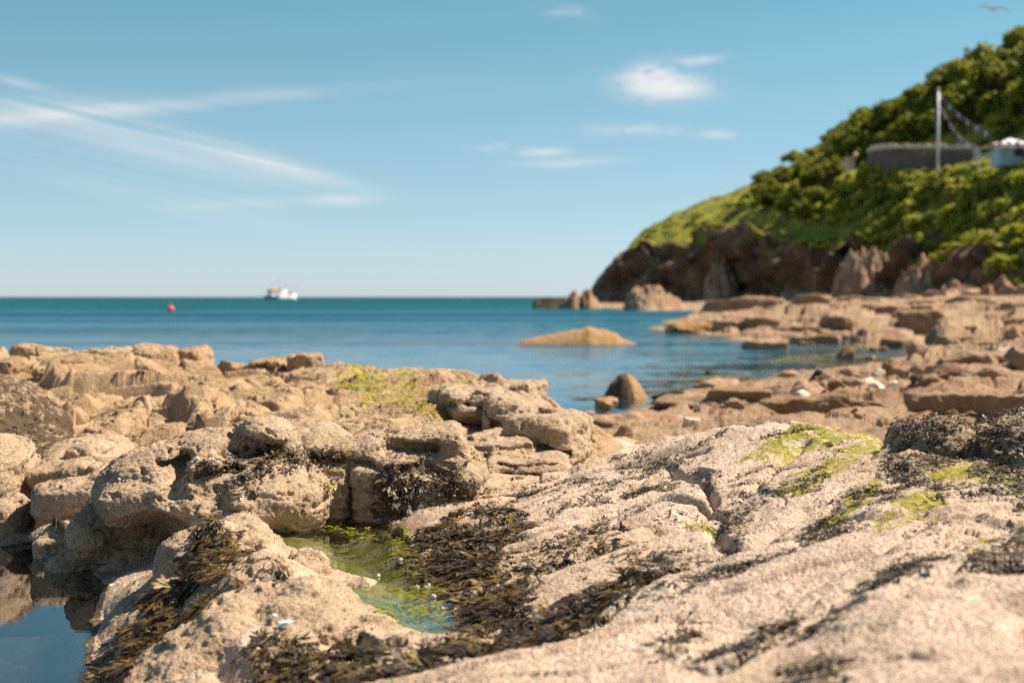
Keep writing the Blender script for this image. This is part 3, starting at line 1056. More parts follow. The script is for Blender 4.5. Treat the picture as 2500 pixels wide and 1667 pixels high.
def LP(dx, dy, z, rx, ry, rz):
    """bulge whose top surface passes through the photo point at height z; rx in photo units, the rest in metres"""
    x, y, _ = P(dx, dy, z)
    return ('+', 'e', ((x, y + ry * .25, z - rz * .93), (rx * S * y / F, ry, rz), 0.0, 0.0))


sdf_rock('rock', [
    LP(545, 1200, .73, 100, .34, .26), LP(450, 1222, .68, 85, .30, .26), LP(700, 1272, .60, 70, .26, .2), LP(600, 1292, .65, 80, .30, .2), LP(700, 1362, .61, 150, .42, .25), LP(840, 1412, .51, 82, .26, .13), LP(540, 1390, .58, 115, .42, .25),
    LP(430, 1475, .46, 115, .40, .25), LP(340, 1530, .36, 90, .40, .25), LP(500, 1300, .60, 80, .36, .3), LP(640, 1450, .53, 120, .3, .2), LP(400, 1350, .46, 70, .3, .25), LP(310, 1385, .32, 90, .3, .2)],
    ((-2.75, -.55), (5.7, 9.0), (-.1, .95)), .0105, M_ROCK, 'long rounded tongue of bare rock between the left pool and the green tide pool', amp=.022, seed=301, warp=.07, k=.06, bands=.014, pits=.02, cat='rock')

sdf_rock('rock_block', [
    B(955, 1035, 10.3, 118, .42, 46, .6, .1, .10), B(800, 1065, 10.15, 95, .34, 58, .6, -.1, .08), B(770, 1130, 10.0, 66, .30, 76, .45, .05, .02), B(850, 1130, 10.05, 60, .32, 76, .6, -.15), E(870, 1120, 10.0, 90, .34, 70), B(985, 1110, 10.1, 115, .42, 60, .7, .1, -.12),
    E(1040, 1085, 10.3, 80, .4, 62), E(900, 1160, 9.9, 120, .3, 34), E(720, 1020, 10.6, 100, .5, 50), E(1100, 1130, 10.4, 80, .4, 30),
    B(945, 1030, 9.85, 64, .20, 13, .8, .1, -.05, '-'), B(806, 1130, 9.72, 4, .10, 60, .5, 0, 0.03, '-'), E(1000, 1085, 9.72, 44, .14, 14, 0, -.1, '-'), E(780, 1085, 9.68, 60, .07, 8, 0, -.1, '-')],
    ((-1.85, .15), (9.4, 11.3), (.2, 1.2)), .0115, M_ROCK,
    'squarish cracked rock block with a dark overhang, behind the green tide pool', amp=.020, seed=33, warp=.045, k=.09, bands=.010, foot=.62, pits=.02, cat='rock',
    attrs={'weedy': weed_attr([WQ(960, 1070, 9.8, 60, .3, 20, .7), WQ(870, 1110, 9.8, 36, .3, 50, .7), WQ(780, 1115, 9.7, 60, .2, 45, .45)])})

sdf_rock('boulder', [
    E(30, 985, 13.0, 150, .9, 92, 0, -.60), E(-110, 950, 13.2, 160, 1.0, 100), E(105, 1050, 12.6, 80, .5, 60, 0, -.5)],
    ((-6, -3), (11, 14), (.1, 1.5)), .0145, M_ROCK,
    'dark crusted pointed boulder at the left edge behind the left pool', amp=.035, seed=41, warp=.07, k=.08, pits=.02, cat='boulder', foot=.75,
    attrs={'weedy': lambda V, n: 0.66 + 0.25 * (n[:, 2] < .75) + 0 * V[:, 0]})

sdf_rock('boulder', [
    E(10, 1085, 11.5, 68, .5, 95, 0, .1), E(-90, 1090, 11.6, 110, .7, 115), E(25, 1190, 10.9, 48, .3, 56)],
    ((-4.4, -2.95), (8.9, 10.6), (-.1, 1.2)), .013, M_ROCK,
    'smooth tan boulder cut by the left edge of the photo, above the left pool', amp=.02, seed=45, warp=.05, k=.1, bands=.008, cat='boulder', foot=.3)

sdf_rock('boulder', [
    E(195, 1052, 12.3, 112, .55, 52, 0, .10), B(175, 1080, 11.7, 88, .4, 24, .8, 0, .05), B(165, 1142, 10.9, 78, .32, 44, .7, .15, .06), E(240, 1150, 11.0, 55, .35, 70)],
    ((-3.35, -2.35), (9.0, 10.7), (-.1, 1.1)), .012, M_ROCK,
    'tan rounded boulder split by a dark ledge, left of the boulder with the weedy hollow', amp=.02, seed=51, warp=.05, k=.035, bands=.01, cat='boulder', foot=.35)

sdf_rock('boulder', [E(135, 1222, 10.4, 68, .22, 22, 0, .1), B(150, 1242, 10.3, 60, .2, 20, .7, .2, .1)],
         ((-3.3, -2.5), (8.8, 9.7), (-.1, .7)), .0105, M_ROCK,
         'small low rock with a shaded face at the back edge of the left pool', amp=.02, seed=55, warp=.04, k=.03, cat='boulder', foot=.2)

sdf_rock('boulder', [E(205, 1262, 9.85, 58, .24, 50, 0, .7), E(160, 1288, 9.75, 44, .2, 18)],
         ((-3.2, -2.4), (8.6, 9.6), (-.1, .7)), .0105, M_ROCK,
         'small barnacled rock dipping into the left pool beneath the weedy boulder', amp=.018, seed=57, warp=.04, k=.04, cat='boulder', foot=.2)

# knobbly end of the ridge, towards the slab
for i, (dx, dy, Y, rx, ry, rz, lab) in enumerate([
    (1210, 1078, 12.0, 90, .40, 32, 'low flat topped rock with a dark underside, right of the cracked block'),
    (1130, 1040, 12.5, 80, .45, 40, 'knobbly tan rock on the ridge behind the low flat topped rock'),
    (1260, 1010, 12.8, 85, .55, 62, 'broad tan rock at the right end of the ridge above the gravel'),
    (1180, 960, 13.6, 70, .6, 48, 'rough pitted rock near the right end of the ridge, below its crest'),
    (1080, 925, 14.2, 75, .6, 36, 'brown rock knob beside the bright green weed on the ridge'),
    (1195, 905, 16.3, 44, .5, 28, 'small dark capped rock on the ridge crest nearest the bay'),
    (1300, 1075, 12.7, 60, .4, 30, 'small tan rock at the foot of the right end of the ridge')]):
    k = S * Y / F
    c = Q(dx, dy, Y)
    ex = rx * k + .35
    sdf_rock('rock', [B(dx, dy, Y, rx, ry, rz, .55, .3 * math.sin(i * 2.1), .16 * math.sin(i * 1.7)), E(dx + 10, dy + rz * .5, Y - .1, rx * 1.05, ry, rz),
                      E(dx - rx * .6, dy + rz * .25, Y - ry * .9, rx * .28, .1, rz * .28, 0, 0, '-'), B(dx + rx * .25, dy + rz * .35, Y - ry, rx * .5, .09, rz * .10, .6, 0, -.1, '-')],
             ((c[0] - ex, c[0] + ex), (Y - ry - .35, Y + ry + .35), (c[2] - rz * k - .35, c[2] + rz * k + .25)), .015, M_ROCK, lab,
             amp=.03, seed=70 + i * 3, warp=.06, k=.05, bands=.015, pits=.025, cat='rock')

# blocks standing on the crest of the ridge
for i, (dx, dy, Y, rx, ry, rz, lab) in enumerate([
    (355, 836, 20.6, 50, .6, 42, 'big squared block standing on the ridge crest with a shaded left face'),
    (440, 828, 20.9, 40, .5, 26, 'low block beside the big squared block on the ridge crest, to its right'),
    (262, 826, 20.6, 48, .5, 26, 'flat dark edged block beside the big squared block on the ridge crest, to its left'),
    (95, 822, 21, 60, .6, 26, 'rounded block at the far left of the ridge crest against the sea'),
    (185, 830, 20.6, 40, .5, 20, 'small low block between the rounded and the flat blocks of the ridge crest'),
    (622, 842, 20.3, 36, .45, 18, 'low rounded rock on the ridge crest just left of the darker capped stone'),
    (700, 836, 20.0, 36, .4, 24, 'darker capped stone standing alone on the ridge crest above the green weed'),
    (30, 850, 19.5, 50, .5, 28, 'brown block at the left edge of the photo, on the front of the ridge crest'),
    (395, 870, 20, 40, .4, 18, 'small wedge of rock below the big squared block on the ridge crest'),
    (905, 862, 18.9, 60, .4, 14, 'long low hump on the ridge crest right of the green weed')]):
    k = S * Y / F
    c = Q(dx, dy, Y)
    ex = rx * k + .3
    sdf_rock('rock_block', [B(dx, dy, Y, rx, ry, rz, .45, .35 * math.sin(i * 2.3 + 1), .12 * math.sin(i * 1.3)), E(dx + 5, dy + rz * .7, Y - .05, rx * 1.15, ry, rz * .9)],
             ((c[0] - ex, c[0] + ex), (Y - ry - .3, Y + ry + .3), (c[2] - rz * k - .3, c[2] + rz * k + .25)), .02, M_RIDGE, lab,
             amp=.03, seed=120 + i * 3, warp=.06, k=.05, bands=.02, pits=.03, cat='rock', weed=False)

# weed covered boulders at the right, on top of the slab
Wd = lambda V, n: 0.30 + 0.25 * (V[:, 0] * 0 + (n[:, 0] < .35)) - 0.25 * (n[:, 2] > .85)
sdf_rock('boulder', [E(2150, 1030, 8.7, 115, .45, 74, 0, -.1), E(2080, 1065, 8.5, 85, .4, 42)],
         ((2.4, 4.3), (7.8, 9.5), (.7, 1.4)), .011, M_ROCK, 'dark weed covered boulder with a bare tan top, resting on the right slab', amp=.035, seed=201, warp=.07, k=.06, cat='boulder', attrs={'weedy': Wd}, foot=1.0)
sdf_rock('boulder', [E(2350, 1050, 8.3, 130, .55, 100, 0, -.1), E(2480, 1040, 8.4, 120, .6, 110), E(2290, 1100, 8.0, 90, .3, 50)],
         ((2.75, 4.9), (7.3, 9.2), (.7, 1.5)), .0125, M_ROCK, 'dark boulder thick with seaweed at the right edge of the photo', amp=.04, seed=207, warp=.08, k=.07, cat='boulder',
         attrs={'weedy': lambda V, n: 0.45 + 0 * V[:, 0]}, foot=1.0)

# ------------------------------------------------------------------ the shore across the bay (right)
bp = pts_z([
    # waterline (sea level 0), from the near side round the inlet and out to the far platform
    (1340, 986, 0), (1400, 962, 0), (1450, 945, 0), (1500, 930, 0), (1545, 905, 0), (1640, 888, 0), (1750, 872, 0), (1850, 852, 0), (1950, 842, 0), (2050, 828, 0), (2120, 812, 0), (2170, 798, 0),
    (2100, 783, 0), (2000, 778, 0), (1900, 774, 0), (1800, 771, 0), (1700, 768, 0), (1600, 763, 0), (1530, 758, 0), (1492, 752, 0), (1520, 738, 0), (1580, 728, 0), (1640, 722, 0), (1600, 716, 0), (1570, 711, 0), (1440, 709, 0),
    # land
    (1500, 1000, .2), (1400, 1010, .2), (1600, 950, .22), (1560, 980, .25), (1700, 930, .28), (1750, 960, .30), (1900, 900, .28), (1900, 950, .36), (2050, 870, .25), (2100, 920, .40), (2100, 960, .46), (2250, 830, .35), (2200, 870, .42), (2300, 900, .55), (2352, 840, .6),
    (2352, 960, .6), (2352, 1010, .6), (2000, 1000, .40), (1750, 990, .32), (2600, 900, .8), (2700, 1000, .7), (2600, 800, .9),
    (1650, 745, .45), (1750, 740, .6), (1750, 758, .35), (1850, 752, .55), (1900, 735, .8), (2000, 755, .6), (2080, 770, .35), (2060, 735, .9), (2140, 770, .65), (2200, 750, .9), (2250, 780, .55), (2352, 780, .75), (2352, 745, 1.0), (2300, 725, 1.15),
    (2150, 715, 1.15), (1950, 712, 1.0), (1800, 706, .9), (1700, 706, .55), (1800, 715, .6), (1650, 710, .2), (2352, 705, 1.4), (2600, 720, 1.5), (1900, 700, 1.2), (2100, 700, 1.35), (2600, 700, 1.6),
    # sea bed
    (1250, 960, 0, -.5), (1350, 920, 0, -.45), (1450, 880, 0, -.4), (1600, 850, 0, -.35), (1800, 820, 0, -.3), (1950, 805, 0, -.25), (2080, 797, 0, -.12), (1400, 800, 0, -.9), (1700, 790, 0, -.6), (1900, 787, 0, -.4),
    (1420, 745, 0, -.9), (1480, 728, 0, -.8), (1400, 715, 0, -.9), (1100, 1050, 0, -.5), (1150, 900, 0, -.9), (1200, 780, 0, -1.5), (1250, 715, 0, -2.5)])
bp += [(110, 330, 2.5), (75, 330, 2.2), (35, 345, 1.2), (60, 200, 2.0), (90, 200, 2.4), (160, 330, 2.8)]
H_beach = Heights(bp, eps=0.012, ky=.4)
NA3, NY3 = 760, 560
x4, y4, f4 = polar_grid(.02, .52, NA3, 11.5, 340, NY3)
z4 = heights_on_grid(H_beach, .02, .52, NA3, 11.5, 340, NY3, 3)
sc_ = np.clip(y4 / 30.0, .8, 4.0)
al, ac = x4 * .8 + y4 * .25, y4 * .8 - x4 * .25
wn = .5 * fbm(np.stack([x4, y4, z4], 1) * .35, 1, 2, seed=601)
land = sstep(.0, .26, z4)
f1, f2w, cid, til = worley2((al * .26 + wn).astype(np.float32), (ac * .32 + wn).astype(np.float32), 21)
p3 = np.stack([x4, y4, z4], 1).astype(np.float32)
t_ = z4 + land * (.20 * (cid - .5) + .22 * til) * np.clip(sc_, .8, 1.8) + land * .12 * fbm(p3, .35, 2, seed=607)
stp_ = np.where(y4 > 48, .30, .20)
qf = t_ / stp_
fr = qf - np.floor(qf)
ter = stp_ * (np.floor(qf) + sstep(.80, 1.0, fr) * .9 + .1 * fr)
z5 = t_ * (1 - .85 * land) + ter * .85 * land - land * .14 * sstep(.07, 0, f2w - f1)
g1, g2, gid, gtil = worley2((al * .8 + wn).astype(np.float32), (ac * .9 + wn).astype(np.float32), 23)
z5 += land * (.07 * (gid - .5) + .09 * gtil - .06 * sstep(.08, 0, g2 - g1))
z5 += .035 * fbm(p3, 1.1, 4, seed=605)
V = np.stack([x4, y4, z5], 1)
n = grid_normals(V, NY3, NA3)
V = rock_detail(V, n, .06, 610, grain=0.0, fmul=.8, field=True)
beach = mesh_np('shore_terrain', V, f4, M_BEACH, {'weedy': .5 * sstep(.0, -.2, z4) + .42 * sstep(.16, .02, z4)})
tag(beach, kind='structure')
BEACH_BVH = BVHTree.FromPolygons(V.tolist(), f4.tolist())


def ground_z(x, y, bvh=None, z0=6.0):
    hit = (bvh or BEACH_BVH).ray_cast(Vector((x, y, z0)), Vector((0, 0, -1)))
    return hit[0].z if hit[0] is not None else 0.0


# ---- separate stones: irregular convex blocks
_ico = {}


def ico(n):
    if n not in _ico:
        bm = bmesh.new()
        bmesh.ops.create_icosphere(bm, subdivisions=n, radius=1.0)
        bm.verts.ensure_lookup_table()
        _ico[n] = (np.array([v.co[:] for v in bm.verts]), np.array([[v.index for v in f.verts] for f in bm.faces]))
        bm.free()
    return _ico[n]


def stone(name, loc, size, seed, mat, label=None, cat='rock', group=None, sub=4, sharp=.5, rz=0.0, weedy=0.0, nplanes=15, parent=None, rough=1.0, boxy=False):
    rs = np.random.RandomState(seed)
    Dv, f = ico(sub)
    r = np.ones(len(Dv)) * 1.12
    for i in range(nplanes):
        nn = rs.normal(size=3)
        nn /= np.linalg.norm(nn)
        hgt = rs.uniform(.62, 1.0)
        if boxy and i < 9:       # jointed block: faces near the three joint directions
            nn = nn * .14
            nn[i % 3] += 1.0 if (i // 3) % 2 == 0 else -1.0
            nn /= np.linalg.norm(nn)
            hgt = rs.uniform(.60, .80)
        elif boxy:
            hgt = rs.uniform(.85, 1.05)
        dt = Dv @ nn
        rr = np.where(dt > .05, hgt / np.maximum(dt, .05), 9)
        r = np.minimum(r, rr) if sharp > .9 else smin(r, rr, .22 * (1.05 - sharp))
    V = Dv * r[:, None]
    V = V * np.array(size)
    q = V / max(size) + seed * 1.7
    dsp = rough * (.07 * fbm(q, 1.8, 4, .55, seed=seed) + .025 * fbm(q, 8, 3, .6, seed=seed + 5))
    V = V + Dv * (dsp * max(size))[:, None]
    c, s = math.cos(rz), math.sin(rz)
    V = np.stack([V[:, 0] * c - V[:, 1] * s, V[:, 0] * s + V[:, 1] * c, V[:, 2]], 1)
    wv = np.full(len(V), weedy) * (1 - .5 * sstep(.1, .8, Dv[:, 2])) if weedy else np.zeros(len(V))
    o = mesh_np(name, V, f, mat, {'weedy': wv}, parent=parent)
    o.location = loc
    if label:
        tag(o, label, cat, group)
    return o


def place(dx, dy, wpx, hpx, depth, seed, label, z=0.0, mat=None, cat='rock', name='rock', group=None, sub=4, sharp=.5, rz=0.0, weedy=0.0, boxy=False):
    """a stone whose foot is at photo point (dx, dy) on level z, wpx wide and hpx high in the photo"""
    x, y, _ = P(dx, dy, z)
    k = S * y / F
    w_, h_ = wpx * k / 2, hpx * k
    return stone(name, (x * (y + depth * w_ * .5) / y, y + depth * w_ * .5, z + h_ * .34), (w_ * 1.02, w_ * depth, h_ * .72), seed, mat or M_BEACH, label, cat, group, sub, sharp, rz, weedy, boxy=boxy)


M_GOLD = rock_mat('golden_weeded_rock', ((0.370, 0.196, 0.064, 1), (0.458, 0.270, 0.119, 1)), (0.069, 0.039, 0.013, 1), (0.493, 0.327, 0.187, 1), 0.3, speck=0.3)
M_RED = rock_mat('red_shore_stone', ((0.351, 0.178, 0.099, 1), (0.448, 0.262, 0.157, 1)), (0.076, 0.041, 0.023, 1), (0.535, 0.367, 0.247, 1), 0.7, speck=0.2)
M_PALE = rock_mat('pale_shore_stone', ((0.62, 0.50, 0.36, 1), (0.74, 0.62, 0.46, 1)), (0.25, 0.18, 0.11, 1), (0.80, 0.70, 0.55, 1), 0.7, speck=0.15)
M_BLACK = rock_mat('weed_black_stone', ((0.035, 0.025, 0.017, 1), (0.06, 0.042, 0.026, 1)), (0.012, 0.01, 0.008, 1), (0.13, 0.09, 0.05, 1), 0.7, speck=0.4)

# rocks standing in the water
place(1395, 924, 60, 14, .8, 302, 'small red stone in the water at the foot of the steep golden boulder', mat=M_RED, rz=.4)
place(1387, 938, 36, 20, .8, 303, 'small tan stone in the water in front of the small red stone', mat=M_GOLD)
place(1408, 960, 28, 9, .8, 304, 'tiny reddish stone awash near the edge of the long ridge', mat=M_RED)
place(1352, 948, 30, 6, .8, 305, 'flat red stone almost covered by the bay water', mat=M_RED)
place(1540, 920, 80, 24, .8, 306, 'low black stone at the water edge right of the steep golden boulder', mat=M_BLACK, weedy=.4)
place(1535, 934, 60, 22, .8, 307, 'rounded tan stone beside the low black stone at the water edge', mat=M_BEACH)
place(1640, 893, 110, 26, .7, 308, 'low pointed reddish rock awash in the bay, wide and flat', mat=M_RED, sharp=.8)
place(1628, 856, 18, 6, .8, 309, 'tiny dark stone alone in the open bay water', mat=M_BLACK)
place(1942, 823, 44, 24, .8, 310, 'rounded brown stone in the inlet among floating weed', mat=M_BEACH, weedy=.25)
place(2000, 823, 22, 8, .8, 311, 'tiny pinkish stone in the inlet beside the rounded brown stone', mat=M_RED)
place(2128, 826, 44, 18, .8, 312, 'pair of merged pale red stones awash at the inner end of the inlet', mat=M_RED)
place(1815, 872, 56, 22, .9, 314, 'rounded reddish brown boulder at the water edge left of the pointed black stone', mat=M_RED, z=.02)
place(1950, 868, 44, 24, .9, 315, 'brown stone with a shaded left side behind the pointed black stone', mat=M_RED, z=.04, weedy=.3)

# golden half tide rock and the two skerries off the headland, each one mass
def mound(name, outline, mat, label, cat, bumps, seed, Ybase, depth, res=140, zs=1.0, weedy=0.0, rug=1.0):
    """low rock: list of (photo x, photo y of its top) gives the skyline; depth in metres"""
    xs = np.array([o_[0] for o_ in outline], float)
    ys = np.array([o_[1] for o_ in outline], float)
    t = np.linspace(xs[0], xs[-1], res)
    top = np.interp(t, xs, ys)
    hgt = CAM_H - (top * S - HOR) * Ybase / F
    X = (t * S - 512) * Ybase / F
    v = np.linspace(-1, 1, 70)
    XX, VV = np.meshgrid(X, v)
    HH = np.tile(hgt, (70, 1))
    prof = np.clip(1 - np.abs(VV) ** 2.2, 0, 1)
    Yv = Ybase + VV * depth * (0.4 + .6 * HH / max(hgt.max(), .01))
    p = np.stack([XX.ravel(), Yv.ravel(), np.zeros(XX.size)], 1)
    L = (X[-1] - X[0])
    nz = fbm(p, bumps / L, 4, .55, seed=seed) * .5 + .6 * fbm(p, bumps / L, 3, .5, seed=seed + 3, ridged=True) - .05
    Z = HH.ravel() * prof.ravel() * (1 + .55 * rug * nz) - .25 * (1 - prof.ravel()) * zs - .05
    Vv = np.stack([XX.ravel(), Yv.ravel(), Z], 1)
    idx = np.arange(XX.size).reshape(70, res)
    f = np.stack([idx[:-1, :-1], idx[:-1, 1:], idx[1:, 1:], idx[1:, :-1]], -1).reshape(-1, 4)
    o = mesh_np(name, Vv, f, mat, {'weedy': weedy(Vv) if callable(weedy) else np.full(len(Vv), weedy)}, origin=(float(X.mean()), Ybase, 0))
    tag(o, label, cat)
    return o


Yg = P(1437, 914, 0)[1]
mound('boulder', [(1382, 916), (1390, 896), (1404, 874), (1424, 855), (1438, 851), (1452, 856), (1468, 872), (1482, 896), (1492, 916)], M_GOLD,
      'steep golden boulder standing in the shallow bay, dark on its left face', 'boulder', 2.5, 716, Yg + .3, .62, rug=.35, weedy=lambda v: .75 * sstep(.05, -.12, (v[:, 0] - v[:, 0].mean()) - .25 * (.9 - v[:, 2])))  # the weed tint also paints the shade of the left face into the colour
Yg = P(1882, 888, .05)[1]
mound('boulder', [(1850, 890), (1858, 866), (1872, 848), (1884, 843), (1897, 850), (1908, 868), (1916, 890)], M_BLACK,
      'pointed black stone hung with weed at the edge of the stony beach', 'boulder', 3, 717, Yg + .3, .5, rug=.6, weedy=.4)
Yg = P(1320, 788, 0)[1]
mound('tidal_rock', [(1170, 789), (1200, 778), (1240, 769), (1275, 763), (1298, 758), (1320, 752), (1350, 746), (1390, 754), (1415, 762), (1430, 775), (1470, 787)], M_GOLD,
      'long low golden rock lying in the open bay', 'rock', 7, 701, Yg, 1.6, rug=.25)
Ys = P(1300, 707, 0)[1]
mound('skerry', [(1222, 704), (1228, 687), (1260, 684), (1285, 688), (1312, 686)], M_BLACK, 'low black skerry at the outer end of the rocks off the headland', 'rock', 9, 705, Ys, 4)
mound('skerry', [(1282, 706), (1296, 690), (1312, 672), (1320, 668), (1334, 684), (1340, 668), (1352, 664), (1362, 680), (1372, 688), (1382, 706)], M_BEACH,
      'twin peaked brown skerry between the low black skerry and the headland', 'rock', 8, 709, Ys - 6, 4, rug=.7)
mound('shore_rock', [(1432, 708), (1440, 680), (1458, 664), (1480, 658), (1510, 660), (1530, 674), (1555, 684), (1575, 706)], M_CLIFF,
      'big reddish rounded rock in front of the dark headland cliff', 'rock', 6, 713, P(1500, 710, 0)[1] - 8, 8)

# named stones of the beach
for a in [
    (1590, 992, 60, 40, .5, 330, 'pale leaning wedge of stone on the smooth brown rock by the bay', .24, M_PALE, .9, .3),
    (1640, 940, 260, 26, 1.1, 331, 'long smooth brown rock sloping into the bay', .08, M_BEACH, .3, .2),
    (1480, 990, 260, 42, 1.0, 332, 'broad smooth brown rock at the water edge behind the right slab', .05, M_RED, .2, .1),
    (1700, 925, 230, 40, .5, 333, 'long tilted tan slab with a dark undercut side on the beach', .2, M_BEACH, .8, -.3),
    (1850, 915, 90, 34, .8, 334, 'rounded tan boulder right of the long tilted slab', .25, M_RED, .4, .3),
    (1900, 950, 320, 40, .5, 335, 'wide layered slab across the middle of the beach', .3, M_BEACH, .7, .1),
    (1800, 990, 300, 32, .5, 336, 'low smooth slab just behind the right slab, with two dark hollows', .28, M_BEACH, .5, .05),
    (2170, 945, 240, 46, .5, 337, 'thick broken slab with a dark overhang on the right of the beach', .42, M_BEACH, .8, .05),
    (2320, 950, 200, 50, .5, 338, 'thick slab cut by the right edge of the photo, above the weed covered boulders', .5, M_BEACH, .8, .0),
    (2170, 890, 100, 50, .8, 339, 'tan boulder with a black shaded left face on the upper beach', .3, M_BEACH, .6, .0),
    (2235, 896, 80, 50, .8, 340, 'dark sided boulder next to the tan boulder on the upper beach', .35, M_BEACH, .6, .4),
    (2300, 880, 110, 40, .8, 341, 'flat topped tan boulder near the right edge of the upper beach', .5, M_BEACH, .5, .7),
    (2340, 835, 90, 44, .8, 342, 'large tan boulder at the right edge below the far platform', .6, M_BEACH, .6, 1.0),
    (2250, 835, 150, 34, .6, 343, 'wide pale flat boulder beyond the upper beach boulders', .4, M_BEACH, .4, .0),
    (2012, 905, 60, 30, .9, 344, 'cream white stone, the brightest on the stony beach', .22, M_PALE, .3, .5),
    (2055, 892, 34, 18, .9, 345, 'small cream stone just right of the brightest stone', .22, M_PALE, .4, .2),
    (1995, 886, 44, 18, .9, 346, 'small pale stone behind the brightest stone of the beach', .2, M_PALE, .4, 1.2),
    (2085, 862, 80, 26, .9, 347, 'flat pink stone near the end of the inlet', .15, M_RED, .4, .1),
    (1925, 906, 60, 24, .9, 348, 'tan oval stone in front of the pointed black stone', .2, M_BEACH, .2, .2),
    (2110, 775, 120, 62, .5, 349, 'dark jointed block at the edge of the far platform above the inlet', .1, M_BEACH, .95, .0),
    (2235, 782, 110, 46, .5, 350, 'second dark sided block on the far platform, nearer the right edge', .35, M_BEACH, .95, .1),
    (2335, 775, 80, 44, .6, 351, 'dark block of the far platform at the right edge of the photo', .5, M_BEACH, .95, .2),
    (1690, 762, 130, 32, .5, 352, 'craggy brown rock at the seaward tip of the far platform', .05, M_BEACH, .8, .0),
    (1590, 762, 110, 22, .6, 353, 'low golden rock at the very tip of the far platform', .02, M_GOLD, .6, .1),
    (1700, 716, 230, 30, .25, 354, 'long dark ledge in front of the cliffs, at the back of the bay', .3, M_BEACH, .95, .0)]:
    dx, dy, wpx, hpx, dep, sd_, lab, z, mt, sh, rz = a
    place(dx, dy, wpx * (1.2 if sh > .9 else 1), hpx * (1.15 if sh > .9 else 1), dep, sd_, lab, z, mt, 'rock', 'boulder' if wpx < 120 else 'rock_slab', None, 5, sh, rz, boxy=sh > .75)

# the many smaller stones
rs = np.random.RandomState(77)
STONE_BEDS = [([(1560, 930), (1800, 880), (1950, 850), (2120, 820), (2352, 800), (2352, 925), (2150, 905), (1950, 925), (1760, 925)], 80, (20, 58), .25,
               'small sunlit stone among the many on the stony beach right of the bay', 'stones of the stony beach'),
              ([(1700, 760), (2060, 765), (2352, 790), (2352, 705), (2000, 700), (1750, 712)], 50, (36, 120), .7,
               'broken tan block on the far rock platform below the cliffs', 'blocks of the far platform'),
              ([(1560, 985), (2050, 955), (2352, 930), (2352, 1000), (1900, 1000)], 26, (14, 34), .4,
               'small tan stone lying between the slabs of the beach', 'stones between the beach slabs'),
              ([(1350, 1010), (1450, 990), (1500, 1010), (1420, 1060), (1350, 1060)], 10, (30, 60), .25,
               'pale rounded stone in the gap between the long ridge and the right slab', 'stones in the gap')]
for poly, num, (s0, s1), zz, lab, grp in STONE_BEDS:
    k_ = 0
    px = np.array([q[0] for q in poly])
    py = np.array([q[1] for q in poly])
    while k_ < num:
        dx, dy = rs.uniform(px.min(), px.max()), rs.uniform(py.min(), py.max())
        if not in_poly(np.array([dx]), np.array([dy]), poly)[0]:
            continue
        x, y, _ = P(dx, dy, zz)
        kk = S * y / F
        s_ = rs.uniform(s0, s1) * kk / 2
        gz_ = ground_z(x, y)
        mt = [M_BEACH, M_BEACH, M_RED, M_PALE, M_BEACH, M_BLACK, M_BEACH, M_BEACH][rs.randint(8)] if 'platform' not in lab else M_BEACH
        hz = s_ * (rs.uniform(.5, .9) if 'platform' not in lab else rs.uniform(.25, .45))
        stone('boulder', (x, y, max(gz_, -.03) + hz * .35), (s_, s_ * rs.uniform(.6, 1), hz), 1000 + k_ + num * 100, mt, lab, 'rock', grp, 4, rs.uniform(.3, .9) if 'platform' not in lab else .96, rs.uniform(0, 3) if 'platform' not in lab else rs.normal() * .3, boxy='platform' in lab)
        k_ += 1

